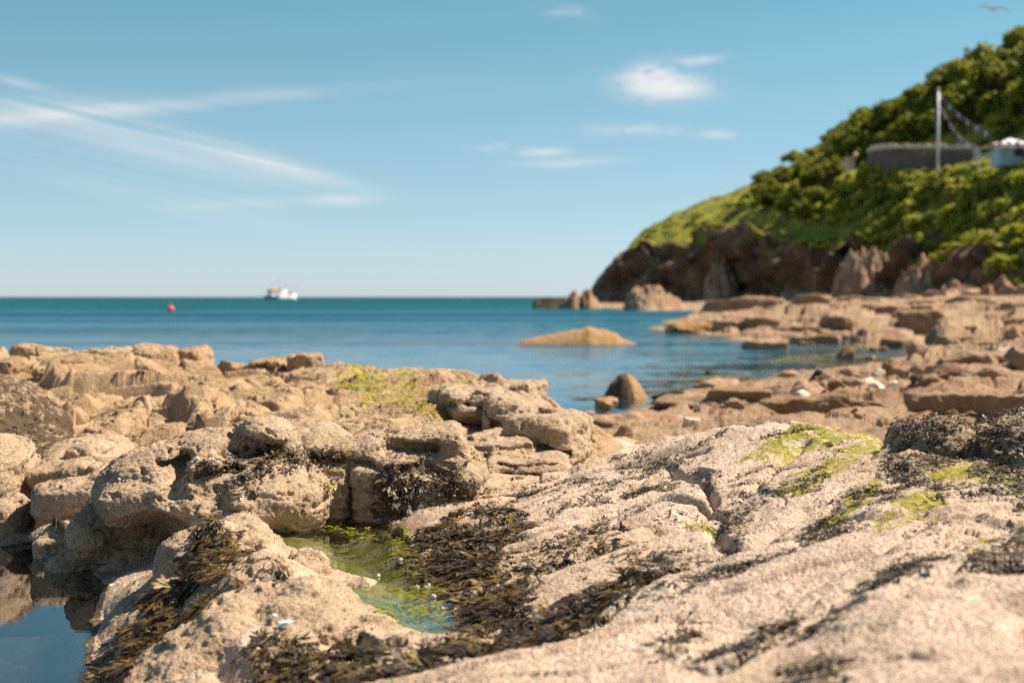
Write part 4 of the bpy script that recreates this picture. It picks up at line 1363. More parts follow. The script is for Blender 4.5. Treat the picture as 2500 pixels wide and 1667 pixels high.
# ------------------------------------------------------------------ sea and pools
def water_mat(name, deep, rough, waves, clear=0.0, tint=(1, 1, 1), power=5.0):
    m = bpy.data.materials.new(name)
    m.use_nodes = True
    t = m.node_tree
    t.nodes.clear()
    gg = G(t)
    pos = gg.node('ShaderNodeNewGeometry').outputs['Position']
    hsum, nb = None, None
    for sc, stretch, dist, st in waves:
        v = gg.vmul(pos, (stretch, 1, 1))
        if dist is None:      # wave slopes taken straight from noise, so that they hold at any distance
            tn = gg.node('ShaderNodeTexNoise')
            gg.put(tn.inputs['Vector'], v)
            tn.inputs['Scale'].default_value = sc
            tn.inputs['Detail'].default_value = 4
            sl = gg.node('ShaderNodeVectorMath', operation='SUBTRACT')
            gg.put(sl.inputs[0], tn.outputs['Color'])
            sl.inputs[1].default_value = (.5, .5, .5)
            sl2 = gg.vmul(sl.outputs[0], (st, st, 0))
            if hsum is None:
                hsum = sl2
            else:
                ad = gg.node('ShaderNodeVectorMath', operation='ADD')
                gg.put(ad.inputs[0], hsum)
                gg.put(ad.inputs[1], sl2)
                hsum = ad.outputs[0]
        else:
            nb = gg.bump(gg.noise(v, sc, 4, 0.6), st, dist, nb)
    if hsum is not None:
        ad = gg.node('ShaderNodeVectorMath', operation='ADD')
        far_ = gg.ramp(gg.sep(pos)[1], 18, 130)          # sheltered and calm close in, choppy outside
        sc2 = gg.node('ShaderNodeVectorMath', operation='SCALE')
        gg.put(sc2.inputs[0], hsum)
        gg.put(sc2.inputs['Scale'], gg.m('ADD', gg.m('MULTIPLY', far_, .8), .2))
        gg.put(ad.inputs[0], sc2.outputs[0])
        ad.inputs[1].default_value = (0, 0, 1)
        nn_ = gg.node('ShaderNodeVectorMath', operation='NORMALIZE')
        gg.put(nn_.inputs[0], ad.outputs[0])
        nb = nn_.outputs[0]
    out = gg.node('ShaderNodeOutputMaterial')
    if clear:
        lw = gg.node('ShaderNodeLayerWeight')       # grazing views mirror the sky, steep ones see the bottom
        lw.inputs['Blend'].default_value = .5
        gg.put(lw.inputs['Normal'], nb)
        frf = gg.m('ADD', .02, gg.m('MULTIPLY', gg.m('POWER', lw.outputs['Facing'], power), .95))
        tr = gg.node('ShaderNodeBsdfTransparent')
        tr.inputs[0].default_value = tint + (1,)
        gl = gg.node('ShaderNodeBsdfGlossy')
        gl.inputs['Roughness'].default_value = rough
        gg.put(gl.inputs['Normal'], nb)
        mx = gg.node('ShaderNodeMixShader')
        gg.put(mx.inputs[0], frf)
        t.links.new(tr.outputs[0], mx.inputs[1])
        t.links.new(gl.outputs[0], mx.inputs[2])
        t.links.new(mx.outputs[0], out.inputs[0])
    else:
        big = gg.ramp(gg.noise(gg.vmul(pos, (.22, 1, 1)), .035, 6, .68), .38, .62)
        rpl = gg.noise(gg.vmul(pos, (1, .22, 1)), .7, 4, .6)
        big = gg.ramp(gg.m('ADD', gg.m('MULTIPLY', big, .55), gg.m('MULTIPLY', rpl, .9)), .45, .98)
        df = gg.node('ShaderNodeBsdfDiffuse')
        lgy = gg.m('LOGARITHM', gg.m('MAXIMUM', gg.sep(pos)[1], 5.0), 10.0)
        offs = gg.ramp(lgy, 1.5, 2.7, False)          # deeper and greener outside
        gg.put(df.inputs[0], gg.mix(big, gg.mix(offs, (0.014, 0.078, 0.140, 1), (0.0, 0.042, 0.058, 1)), gg.mix(offs, (0.055, 0.150, 0.225, 1), (0.006, 0.085, 0.105, 1))))
        gs = gg.node('ShaderNodeBsdfGlossy')
        gs.inputs['Roughness'].default_value = rough
        gg.put(gs.inputs['Normal'], nb)
        f1_ = gg.node('ShaderNodeFresnel')
        f1_.inputs['IOR'].default_value = 1.5
        gg.put(f1_.inputs['Normal'], nb)
        chop = gg.m('SUBTRACT', 1.0, gg.m('MULTIPLY', gg.ramp(lgy, 1.35, 2.2), .86))   # chop hides most of the mirror
        b = gg.node('ShaderNodeMixShader')
        gg.put(b.inputs[0], gg.m('MULTIPLY', f1_.outputs[0], chop))
        t.links.new(df.outputs[0], b.inputs[1])
        t.links.new(gs.outputs[0], b.inputs[2])
        # clear over the shallows: attribute 'shallow'
        sh = gg.attr('shallow').outputs['Fac']
        tr = gg.node('ShaderNodeBsdfTransparent')
        tr.inputs[0].default_value = (.82, .93, .90, 1)
        gl = gg.node('ShaderNodeBsdfGlossy')
        gl.inputs['Roughness'].default_value = .06
        gg.put(gl.inputs['Normal'], nb)
        fr = gg.node('ShaderNodeFresnel')
        fr.inputs['IOR'].default_value = 1.33
        gg.put(fr.inputs['Normal'], nb)
        mc = gg.node('ShaderNodeMixShader')
        gg.put(mc.inputs[0], fr.outputs[0])
        t.links.new(tr.outputs[0], mc.inputs[1])
        t.links.new(gl.outputs[0], mc.inputs[2])
        mx = gg.node('ShaderNodeMixShader')
        gg.put(mx.inputs[0], sh)
        t.links.new(b.outputs[0], mx.inputs[1])
        t.links.new(mc.outputs[0], mx.inputs[2])
        t.links.new(mx.outputs[0], out.inputs[0])
    return m


M_SEA = water_mat('sea_water', ((0.0005, 0.034, 0.052), (0.010, 0.078, 0.118)), 0.10, [(0.16, .4, None, .5), (0.9, .45, None, .8), (4.0, .6, None, .6)])
M_POOL = water_mat('tide_pool_water', None, 0.01, [(5.0, .7, .004, .25), (17.0, .8, .0016, .25)], clear=1, tint=(.66, .76, .60), power=3.5)
M_POOL2 = water_mat('tide_pool_water_dark', None, 0.01, [(4.0, .6, .0025, .2), (14.0, .8, .0012, .2)], clear=1, tint=(.50, .56, .58), power=2.9)

sxs = np.concatenate([np.linspace(-1.2, 1.2, 161)])
sys_ = np.concatenate([np.exp(np.linspace(math.log(9.5), math.log(400), 180)), [600, 1000, 2000, 5000, 12000, 30000, 55000]])
A_, Y_ = np.meshgrid(sxs, sys_)
Vs = np.stack([(A_ * Y_).ravel(), Y_.ravel(), np.zeros(A_.size)], 1)
idx = np.arange(A_.size).reshape(A_.shape)
fs = np.stack([idx[:-1, :-1], idx[:-1, 1:], idx[1:, 1:], idx[1:, :-1]], -1).reshape(-1, 4)
hb = H_beach(Vs[:, 0], np.clip(Vs[:, 1], 10, 400))
shal = sstep(-.75, -.08, hb) * (Vs[:, 1] < 80) * (Vs[:, 0] / Vs[:, 1] > .01) * .9
sea = mesh_np('sea', Vs, fs, M_SEA, {'shallow': shal})
tag(sea, kind='structure')


def pool(outline, z, mat, name):
    bm = bmesh.new()
    f_ = bm.faces.new([bm.verts.new((x, y, z)) for x, y in patch(outline, z)])
    f_.normal_update()
    if f_.normal.z < 0:
        f_.normal_flip()
    me = bpy.data.meshes.new(name)
    bm.to_mesh(me)
    bm.free()
    me.materials.append(mat)
    o = bpy.data.objects.new(name, me)
    COL.objects.link(o)
    tag(o, kind='structure')
    return o


pool([(-420, 1235), (240, 1235), (330, 1330), (300, 1568), (330, 1700), (-420, 1700)], .15, M_POOL2, 'tide_pool_water')
pool([(600, 1170), (960, 1170), (1110, 1330), (1110, 1475), (900, 1475), (740, 1380), (620, 1260)], .452, M_POOL, 'tide_pool_water')

# ------------------------------------------------------------------ the headland
HX = np.array([1340, 1372, 1420, 1500, 1600, 1700, 1800, 1900, 2000, 2100, 2200, 2352, 2500, 2750], float)
HY = np.array([352, 345, 335, 320, 303, 286, 266, 246, 226, 207, 192, 172, 160, 150], float)
ROWS = [   # photo rows along HX, extra distance
    ([706, 704, 704, 704, 702, 700, 698, 696, 696, 697, 698, 700, 702, 705], -6),
    ([705, 690, 660, 660, 668, 676, 668, 662, 650, 655, 660, 665, 665, 665], 0),
    ([704, 668, 612, 592, 578, 572, 580, 592, 584, 588, 606, 640, 640, 640], 4),
    ([703, 660, 603, 578, 560, 550, 545, 560, 560, 555, 560, 585, 590, 590], 14),
    ([702, 655, 598, 560, 535, 510, 490, 500, 490, 490, 480, 470, 470, 470], 26),
    ([701, 650, 594, 546, 510, 475, 440, 436, 428, 402, 378, 362, 350, 340], 40),
    ([700, 646, 591, 536, 500, 462, 430, 430, 424, 399, 376, 360, 346, 330], 54),
    ([699, 643, 588, 528, 486, 448, 412, 394, 352, 312, 278, 222, 170, 90], 76),
    ([699, 640, 586, 522, 478, 440, 402, 376, 324, 280, 242, 172, 100, -10], 100),
    ([700, 660, 610, 560, 530, 500, 480, 460, 420, 380, 350, 300, 250, 150], 150),
]
NU, NV = 420, 330
uu = np.linspace(1340, 2750, NU)
tt = np.linspace(0, len(ROWS) - 1, NV)
ctrl = []
for rows, ex in ROWS:
    v = np.interp(uu, HX, rows)
    Yb = np.interp(uu, HX, HY) + ex
    ctrl.append(np.stack([(uu * S - 512) * Yb / F, Yb, CAM_H - (v * S - HOR) * Yb / F], 1))
ctrl = np.array(ctrl)
k0 = np.clip(tt.astype(int), 0, len(ROWS) - 2)
fr = tt - k0


def head_pt(u, t):
    """point of the hill surface: u = photo column, t = row index"""
    k = min(max(int(t), 0), len(ROWS) - 2)
    f_ = t - k
    q = []
    for kk in (k, k + 1):
        rows, ex = ROWS[kk]
        v = np.interp(u, HX, rows)
        Yb = float(np.interp(u, HX, HY)) + ex
        q.append(np.array([(u * S - 512) * Yb / F, Yb, CAM_H - (v * S - HOR) * Yb / F]))
    return q[0] * (1 - f_) + q[1] * f_


Vh = ctrl[k0] * (1 - fr)[:, None, None] + ctrl[k0 + 1] * fr[:, None, None]
TT = np.repeat(tt[:, None], NU, 1).ravel()
UU = np.repeat(uu[None, :], NV, 0).ravel()
Vh = Vh.reshape(-1, 3)
Vh[TT == 0, 2] = -1.0
n = grid_normals(Vh, NV, NU)
n[:, 2] = np.maximum(n[:, 2], 0)
cl = sstep(3.0, 2.2, TT)          # bare cliff below, green above
fb = fbm(Vh, .035, 4, .55, seed=801)
f1, f2w, cid, til = worley2((Vh[:, 0] * .10 + Vh[:, 1] * .06 + fb).astype(np.float32), (Vh[:, 2] * .12 + Vh[:, 1] * .05 + fb).astype(np.float32), 31)
g1, g2, gid, gtil = worley2((Vh[:, 0] * .30 + Vh[:, 1] * .12 + fb).astype(np.float32), (Vh[:, 2] * .22 + Vh[:, 1] * .1 + fb).astype(np.float32), 33)
dsp = cl * (5.0 * (cid - .5) + 4 * til + 2.4 * (gid - .5) + 2.2 * gtil - 1.6 * sstep(.10, 0, f2w - f1) + 4 * fb + 1.6 * fbm(Vh, .22, 4, .6, seed=807)) + (1 - cl) * (1.8 * fb + .9 * fbm(Vh, .16, 3, seed=805))
dsp *= sstep(0, .4, TT) * np.clip(Vh[:, 2] / 5.0, .15, 1)
tip = sstep(1352, 1420, UU)
terr = np.exp(-((TT - 5.5) / .8) ** 2) * (UU > 1900)
Vh = Vh + n * (dsp * (.3 + .7 * tip) * (1 - .7 * terr))[:, None]
idx = np.arange(NU * NV).reshape(NV, NU)
fh = np.stack([idx[:-1, :-1], idx[:-1, 1:], idx[1:, 1:], idx[1:, :-1]], -1).reshape(-1, 4)
# what grows where
gmask = sstep(2.05, 2.7, TT + .8 * fbm(Vh, .09, 3, seed=811))
gmask = sstep(1405, 1470, UU + 12 * fbm(Vh, .2, 2, seed=813)) * np.maximum(gmask * sstep(-.45, -.05, fbm(Vh, .05, 3, seed=812) + .35 * (TT - 2.4)), 0)

M_HILL, gg, b = new_mat('headland_ground')
pos = gg.node('ShaderNodeNewGeometry').outputs['Position']
rockc = gg.mix(gg.ramp(gg.noise(pos, .10, 5, .65), .35, .65), (0.12, 0.072, 0.042, 1), (0.30, 0.18, 0.10, 1))
rockc = gg.mix(gg.ramp(gg.noise(gg.vmul(pos, (1, 1, .6)), .35, 6, .7), .5, .7), rockc, (0.38, 0.235, 0.14, 1))
rockc = gg.mix(gg.ramp(gg.noise(pos, .22, 5, .7), .56, .72), rockc, (0.03, 0.022, 0.02, 1))
gr = gg.mix(gg.ramp(gg.noise(pos, .12, 6, .65), .32, .66), (0.16, 0.175, 0.022, 1), (0.40, 0.365, 0.06, 1))
gr = gg.mix(gg.ramp(gg.noise(pos, .5, 5, .7), .5, .72), gr, (0.42, 0.34, 0.11, 1))
gr = gg.mix(gg.ramp(gg.noise(pos, .26, 5, .7), .56, .7), gr, (0.02, 0.03, 0.008, 1))
gf_ = gg.attr('green').outputs['Fac']
gg.put(b.inputs['Base Color'], gg.mix(gf_, rockc, gr))
b.inputs['Roughness'].default_value = .9
b.inputs['Specular IOR Level'].default_value = .15
nb = gg.bump(gg.noise(pos, .5, 6, .7), .9, 1.2)
nb = gg.bump(gg.noise(pos, 2.2, 4, .7), .7, .3, nb)
gg.put(b.inputs['Normal'], nb)
hill = mesh_np('headland_hill', Vh, fh, M_HILL, {'green': gmask})
tag(hill, kind='structure')
HILL_BVH = BVHTree.FromPolygons(Vh.tolist(), fh.tolist())


def on_hill(u, t):
    q = head_pt(u, t)
    hit = HILL_BVH.ray_cast(Vector((q[0], q[1], 140)), Vector((0, 0, -1)))
    return (q[0], q[1], hit[0].z if hit[0] is not None else q[2])


# broken reddish crags at the foot of the cliff
for i, (ol, dep, lab) in enumerate([
    ([(1912, 700), (1918, 648), (1935, 612), (1958, 584), (1985, 590), (2030, 588), (2050, 600), (2066, 640), (2088, 702)], 7, 'tall pinkish crag at the foot of the headland, below the grassy gully'),
    ([(1838, 702), (1850, 674), (1885, 655), (1905, 640), (1928, 655), (1945, 702)], 5, 'low broken red rock left of the tall pinkish crag'),
    ([(2050, 702), (2066, 640), (2095, 618), (2130, 605), (2180, 612), (2200, 640), (2215, 704)], 6, 'long reddish crag right of the tall pinkish crag'),
    ([(2140, 706), (2160, 664), (2200, 646), (2250, 655), (2275, 680), (2300, 708)], 5, 'jagged grey red rock below the dark hollow on the right'),
    ([(1990, 706), (2010, 680), (2050, 668), (2090, 676), (2130, 708)], 4, 'dark jagged rock in front of the long reddish crag'),
    ([(2240, 708), (2260, 660), (2300, 648), (2352, 665), (2420, 660), (2450, 710)], 5, 'reddish ledge at the right edge below the dark hollow'),
    ([(1612, 704), (1622, 640), (1640, 606), (1662, 600), (1690, 640), (1705, 704)], 6, 'narrow lit buttress of red rock on the dark seaward cliff'),
    ([(1760, 704), (1790, 690), (1840, 684), (1880, 704)], 4, 'low dark rock at the cliff foot beside the two people')]):
    xm = sum(o_[0] for o_ in ol) / len(ol)
    Yb = float(np.interp(xm, HX, HY)) - 4 + 2 * (i % 3)
    zb = CAM_H - (ol[0][1] * S - HOR) * Yb / F
    mound('crag', ol, M_CLIFF, lab, 'crag', 5, 1500 + 7 * i, Yb, dep, res=220, rug=1.0)
rs = np.random.RandomState(5)
for i in range(34):
    u = rs.uniform(1820, 2400)
    Yb = float(np.interp(u, HX, HY)) - rs.uniform(0, 14)
    c = Q(u, rs.uniform(680, 704), Yb)
    r_ = rs.uniform(.8, 2.2)
    stone('boulder', (c[0], c[1], c[2] + r_ * .2), (r_, r_ * .8, r_ * rs.uniform(.5, .8)), 1700 + i, M_CLIFF, 'fallen reddish boulder in the jumble along the foot of the headland', 'boulder', 'fallen boulders below the headland', 4, .9, rs.uniform(0, 3), rough=1.8)

# ---- leaves
def leaf_mat(name, dark, light, sun):
    m, gg, b = new_mat(name)
    pos = gg.node('ShaderNodeNewGeometry').outputs['Position']
    oi = gg.node('ShaderNodeObjectInfo').outputs['Random']
    t = gg.m('ADD', gg.m('MULTIPLY', gg.attr('tone').outputs['Fac'], .65), gg.m('MULTIPLY', oi, .4))
    c = gg.mix(t, dark + (1,), light + (1,))
    c = gg.mix(gg.ramp(gg.noise(pos, .3, 4, .6), .5, .75), c, sun + (1,))
    gg.put(b.inputs['Base Color'], c)
    b.inputs['Roughness'].default_value = .55
    b.inputs['Specular IOR Level'].default_value = .2
    tr = gg.node('ShaderNodeBsdfTranslucent')
    gg.put(tr.inputs[0], c)
    mx = gg.node('ShaderNodeMixShader')
    mx.inputs[0].default_value = .45
    out = [n_ for n_ in m.node_tree.nodes if n_.type == 'OUTPUT_MATERIAL'][0]
    m.node_tree.links.new(b.outputs[0], mx.inputs[1])
    m.node_tree.links.new(tr.outputs[0], mx.inputs[2])
    m.node_tree.links.new(mx.outputs[0], out.inputs[0])
    return m


M_TREE = leaf_mat('tree_leaves', (0.055, 0.072, 0.009), (0.37, 0.37, 0.04), (0.52, 0.48, 0.06))
M_BUSH = leaf_mat('scrub_leaves', (0.14, 0.16, 0.022), (0.54, 0.53, 0.07), (0.68, 0.62, 0.12))
M_BARK = plain('bark', (0.09, 0.065, 0.045), .9, .3, 3)


def crown_mesh(name, seed, rx, rz, nclump, nleaf, leaf, mat, squash=1.0, base=0.0):
    rs = np.random.RandomState(seed)
    Vl, Tn = [], []
    cl_ = []
    for i in range(nclump):
        dd = rs.normal(size=3)
        dd[2] = abs(dd[2]) * 1.1 - .25
        dd /= np.linalg.norm(dd)
        rr = rs.uniform(.45, 1.0) ** .6
        lump = 1 + .28 * math.sin(3 * math.atan2(dd[1], dd[0]) + seed) * (1 - abs(dd[2]))
        cl_.append((dd * rr * lump, rs.uniform(.2, .36), rs.uniform(0, 1)))
    for c, r_, tn in cl_:
        m_ = nleaf
        d2 = rs.normal(size=(m_, 3))
        d2 /= np.linalg.norm(d2, axis=1, keepdims=True)
        rad = r_ * rs.uniform(.35, 1.05, m_) ** .5
        ctr = (c + d2 * rad[:, None]) * np.array([rx, rx, rz])
        nn = d2 + .7 * rs.normal(size=(m_, 3)) + np.array([0, 0, .35])
        nn /= np.linalg.norm(nn, axis=1, keepdims=True)
        a = np.cross(nn, rs.normal(size=(m_, 3)))
        a /= np.linalg.norm(a, axis=1, keepdims=True)
        b_ = np.cross(nn, a)
        s_ = leaf * rs.uniform(.6, 1.3, m_)
        quad = np.stack([ctr + a * s_[:, None], ctr + b_ * (s_ * .6)[:, None], ctr - a * s_[:, None], ctr - b_ * (s_ * .6)[:, None]], 1)
        Vl.append(quad.reshape(-1, 3))
        Tn.append(np.repeat(np.clip(tn * .7 + rs.uniform(0, .3, m_), 0, 1), 4))
    V = np.concatenate(Vl)
    V[:, 2] += base
    f = np.arange(len(V)).reshape(-1, 4)
    o = mesh_np(name, V, f, mat, {'tone': np.concatenate(Tn)}, smooth=False)
    return o


def make_tree(seed, rx, rz, trunk_h):
    root = empty('tree')
    cr = crown_mesh('crown', seed, rx, rz, 46, 46, .36, M_TREE, base=trunk_h + rz * .55)
    cr.parent = root
    bm = bmesh.new()
    rs = np.random.RandomState(seed)
    bm_tube(bm, (0, 0, -1.0), (.1, 0, trunk_h + rz * .3), .26, .16, 8)
    for i in range(5):
        a_ = i * 1.25 + rs.uniform(0, 1)
        z_ = trunk_h * rs.uniform(.6, 1.0)
        bm_tube(bm, (.05, 0, z_), (rx * .55 * math.cos(a_), rx * .55 * math.sin(a_), z_ + rz * rs.uniform(.35, .8)), .10, .04, 6)
    mesh_bm('trunk', bm, M_BARK, root)
    return root


def copy_thing(src, loc, rz, sc, label, group):
    r = src.copy()
    COL.objects.link(r)
    r.location, r.rotation_euler, r.scale = loc, (0, 0, rz), sc
    tag(r, label, src.get('category'), group)
    for ch in src.children:
        c = ch.copy()
        COL.objects.link(c)
        c.parent = r
    return r


def use_proto(protos, used, i, loc, rz, sc, label, cat, group):
    p = protos[i]
    if i not in used:
        used.add(i)
        p.location, p.rotation_euler, p.scale = loc, (0, 0, rz), sc
        tag(p, label, cat, group)
        return p
    r = copy_thing(p, loc, rz, sc, label, group)
    r['category'] = cat
    return r


trees = [make_tree(31 + i * 5, 3.0 + .35 * (i % 3), 2.7 + .4 * (i % 2), 1.6 + .5 * (i % 3)) for i in range(6)]
used = set()
rs = np.random.RandomState(19)
TREE_SPOTS = []
for t, u0, u1, step in [(8.0, 1800, 2720, 34), (7.5, 1830, 2720, 40), (7.1, 1870, 2720, 44), (6.75, 1905, 2700, 46)]:
    u = u0
    while u < u1:
        TREE_SPOTS.append((u + rs.uniform(-10, 10), t + rs.uniform(-.12, .12)))
        u += step * rs.uniform(.85, 1.2)
for t, u0, u1, step in [(6.4, 1790, 1990, 34), (5.6, 1760, 1930, 38), (4.9, 1770, 1900, 42), (4.2, 1740, 1900, 44), (3.6, 1760, 1880, 44)]:
    u = u0
    while u < u1:
        TREE_SPOTS.append((u + rs.uniform(-10, 10), t + rs.uniform(-.15, .15)))
        u += step * rs.uniform(.85, 1.2)
for k_, (u, t) in enumerate(TREE_SPOTS):
    q = on_hill(u, t)
    big = sstep(1780, 2000, u) * .45 + .62
    s_ = float(big) * rs.uniform(.85, 1.2)
    if t > 6.5:
        lab, grp = 'dense dark green tree in the wood covering the top of the headland', 'trees of the headland wood'
    else:
        lab, grp = 'bushy dark green tree on the steep seaward slope left of the stone wall', 'trees on the seaward slope'
    use_proto(trees, used, rs.randint(6), (q[0], q[1], q[2] - .5), rs.uniform(0, 6.28), (s_, s_, s_ * rs.uniform(.9, 1.15)), lab, 'tree', grp)


def make_bush(seed, rx, rz):
    root = empty('shrub')
    cr = crown_mesh('foliage', seed, rx, rz, 22, 40, .26, M_BUSH, base=rz * .3)
    cr.parent = root
    bm = bmesh.new()
    rs = np.random.RandomState(seed)
    for i in range(4):
        a_ = i * 1.6 + rs.uniform(0, 1)
        bm_tube(bm, (.1 * math.cos(a_), .1 * math.sin(a_), -.4), (rx * .5 * math.cos(a_), rx * .5 * math.sin(a_), rz * .8), .06, .02, 5)
    mesh_bm('stem', bm, M_BARK, root)
    return root


bushes = [make_bush(91 + 3 * i, 1.7 + .3 * (i % 2), 1.15 + .25 * (i % 3)) for i in range(5)]
usedb = set()
BUSH = []
for i in range(170):
    BUSH.append((rs.uniform(1880, 2480), rs.uniform(2.7, 4.75), 'right'))
for i in range(26):
    BUSH.append((rs.uniform(1470, 1780), rs.uniform(2.7, 6.5), 'left'))
for u in np.linspace(1860, 2250, 16):
    BUSH.append((u, rs.uniform(2.3, 3.0), 'edge'))
for u in np.linspace(2180, 2520, 26):
    BUSH.append((u, rs.uniform(1.7, 2.6), 'edge'))
for u in np.linspace(2250, 2500, 8):
    BUSH.append((u, 4.8, 'brow'))
for u, t, side in BUSH:
    q = on_hill(u, t)
    s_ = rs.uniform(.6, 1.4) * ({'left': .75, 'brow': .6}.get(side, 1.0))
    lab, grp = {'right': ('light green shrub in the scrub on the slope below the stone wall and tent', 'scrub below the wall'),
                'left': ('small low bush on the grassy left end of the headland', 'bushes on the grassy point'),
                'edge': ('dark shrub hanging over the top of the headland cliff', 'shrubs along the cliff top'),
                'brow': ('shrub on the brow of the slope in front of the white tent', 'shrubs before the tent')}[side]
    use_proto(bushes, usedb, rs.randint(5), (q[0], q[1], q[2] - .25), rs.uniform(0, 6.28), (s_, s_, s_ * rs.uniform(.8, 1.2)), lab, 'shrub', grp)
for u, t, s_ in [(1968, 5.25, 1.8), (1985, 5.1, 2.1), (2004, 5.05, 1.9), (2024, 5.02, 2.0), (2045, 5.0, 1.9), (2064, 5.0, 1.7), (2084, 5.0, 1.7), (2105, 4.97, 1.5), (2125, 4.95, 1.3), (1950, 5.6, 1.8), (1978, 5.6, 1.9), (2190, 4.85, .9)]:
    q = on_hill(u, t)
    copy_thing(bushes[int(u) % 5], (q[0], q[1], q[2] - .3), u, (s_, s_, s_ * 1.1), 'green shrub growing against the foot of the stone wall', 'shrubs at the foot of the wall')['category'] = 'shrub'
# a bright bush over the wall end and one behind the tent
for u, t, s_, lab in [(2010, 6.35, 1.6, 'bright yellow green bush over the left end of the stone wall'), (2325, 6.5, 2.3, 'light green tree like shrub behind the white tent'), (2270, 6.3, 1.2, 'light green shrub at the left corner of the white tent')]:
    q = on_hill(u, t)
    copy_thing(bushes[1], (q[0], q[1], q[2] - .2), 1.0, (s_, s_, s_), lab, None)['category'] = 'shrub'
# grass tufts over the slope, uncountable
gv, gt = [], []
for i in range(15000):
    u = rs.uniform(1440, 2600)
    t = rs.uniform(2.55, 6.2) if u > 1850 else rs.uniform(2.5, 8.2)
    q = head_pt(u, t)
    gv.append(q)
gv = np.array(gv)
keep, out_v, out_t = [], [], []
for q in gv:
    hit = HILL_BVH.ray_cast(Vector((q[0], q[1], 140)), Vector((0, 0, -1)))
    if hit[0] is None or hit[1].z < .25:
        continue
    p_ = np.array(hit[0])
    a_ = rs.uniform(0, 3.14)
    w_ = rs.uniform(.10, .3)
    h_ = rs.uniform(.3, .85)
    ln = rs.normal(size=2) * .25
    out_v.append([p_ + [w_ * math.cos(a_), w_ * math.sin(a_), -.1], p_ - [w_ * math.cos(a_), w_ * math.sin(a_), .1], p_ + [ln[0], ln[1], h_]])
    out_t.append([rs.uniform(0, 1)] * 3)
out_v = np.array(out_v).reshape(-1, 3)
M_GRASS = leaf_mat('slope_grass', (0.2, 0.21, 0.035), (0.5, 0.46, 0.10), (0.6, 0.52, 0.11))
gr_o = mesh_np('grass', out_v, np.arange(len(out_v)).reshape(-1, 3), M_GRASS, {'tone': np.array(out_t).ravel()}, smooth=False)
tag(gr_o, 'rough grass covering the slopes of the headland', 'grass', kind='stuff')

# ---- stone wall, terrace, flagpole, bunting, tent
M_WALL = plain('wall_stone', (0.15, 0.105, 0.08), .9, .75, .55, bump=.4)
M_COPE = plain('wall_coping', (0.68, 0.53, 0.40), .9, .25, 2)
M_WHITE = plain('white_paint', (0.78, 0.77, 0.75), .5, .04, 3)
M_CANVAS = plain('white_canvas', (0.82, 0.80, 0.80), .7, .05, 2)
M_BLUE = plain('pale_blue_paint', (0.30, 0.48, 0.58), .6, .1, 2)
M_DARKW = plain('dark_opening', (0.03, 0.035, 0.04), .6, .2, 2)
M_REDC = plain('red_cloth', (0.55, 0.06, 0.05), .7, .1, 4)
M_BLUEC = plain('blue_cloth', (0.05, 0.09, 0.32), .7, .1, 4)
M_WHITEC = plain('white_cloth', (0.80, 0.78, 0.78), .7, .05, 4)
M_CORD = plain('cord', (0.25, 0.2, 0.18), .8, .1, 4)

wall = empty('stone_wall')
Yw0 = 262.0
wl = [(1996, 408, 350, 266), (2012, 345, 345, 261), (2050, 341, 341, 256), (2120, 341, 341, 250), (2236, 343, 343, 242)]
pts_w = [Q(a, c, y) for a, b_, c, y in wl]
wall.location = (pts_w[2][0], pts_w[2][1], 20)
tag(wall, 'grey retaining wall of rough stone with a pale ragged coping, on the terrace behind the flagpole', 'wall')
bm, bmc = bmesh.new(), bmesh.new()
for (x0, y0, z0), (x1, y1, z1) in zip(pts_w[:-1], pts_w[1:]):
    L = math.hypot(x1 - x0, y1 - y0)
    a_ = math.atan2(y1 - y0, x1 - x0)
    zt = min(z0, z1)
    bm_box(bm, ((x0 + x1) / 2, (y0 + y1) / 2, zt - 8), (L + .02, .7, 16), a_)
    k_ = 0.0
    while k_ < L:
        w_ = rs.uniform(.5, 1.0)
        hh = rs.uniform(.55, 1.1)
        f_ = (k_ + w_ / 2) / L
        bm_box(bmc, (x0 + (x1 - x0) * f_, y0 + (y1 - y0) * f_, z0 + (z1 - z0) * f_ + hh / 2 + .004), (w_ * .96, .85, hh), a_ + rs.uniform(-.05, .05), .06)
        k_ += w_
o = mesh_bm('wall_face', bm, M_WALL, wall)
o.matrix_parent_inverse = Matrix.Translation(-wall.location)
o = mesh_bm('coping', bmc, M_COPE, wall)
o.matrix_parent_inverse = Matrix.Translation(-wall.location)

lw = empty('low_wall')
tag(lw, 'low pale broken wall stepping down to the right of the stone wall', 'wall')
p0, p1 = Q(2232, 352, 240), Q(2268, 356, 232)
lw.location = (p0[0], p0[1], p0[2] - 4)
bm = bmesh.new()
a_ = math.atan2(p1[1] - p0[1], p1[0] - p0[0])
bm_box(bm, (p0[0] + .8, p0[1] - .4, p0[2] - 2.8), (1.8, .9, 7.2), a_, .05)
bm_box(bm, ((p0[0] + p1[0]) / 2 + .9, (p0[1] + p1[1]) / 2 - .6, p0[2] - 4.0), (math.hypot(p1[0] - p0[0], p1[1] - p0[1]), .7, 6.4), a_, .05)
o = mesh_bm('wall_face', bm, M_COPE, lw)
o.matrix_parent_inverse = Matrix.Translation(-lw.location)
bm = bmesh.new()
bm_box(bm, ((p0[0] + p1[0]) / 2 + .9, (p0[1] + p1[1]) / 2 - .6, p0[2] - .7), (math.hypot(p1[0] - p0[0], p1[1] - p0[1]) + .2, .9, .2), a_, .03)
o = mesh_bm('coping', bm, M_WHITE, lw)
o.matrix_parent_inverse = Matrix.Translation(-lw.location)


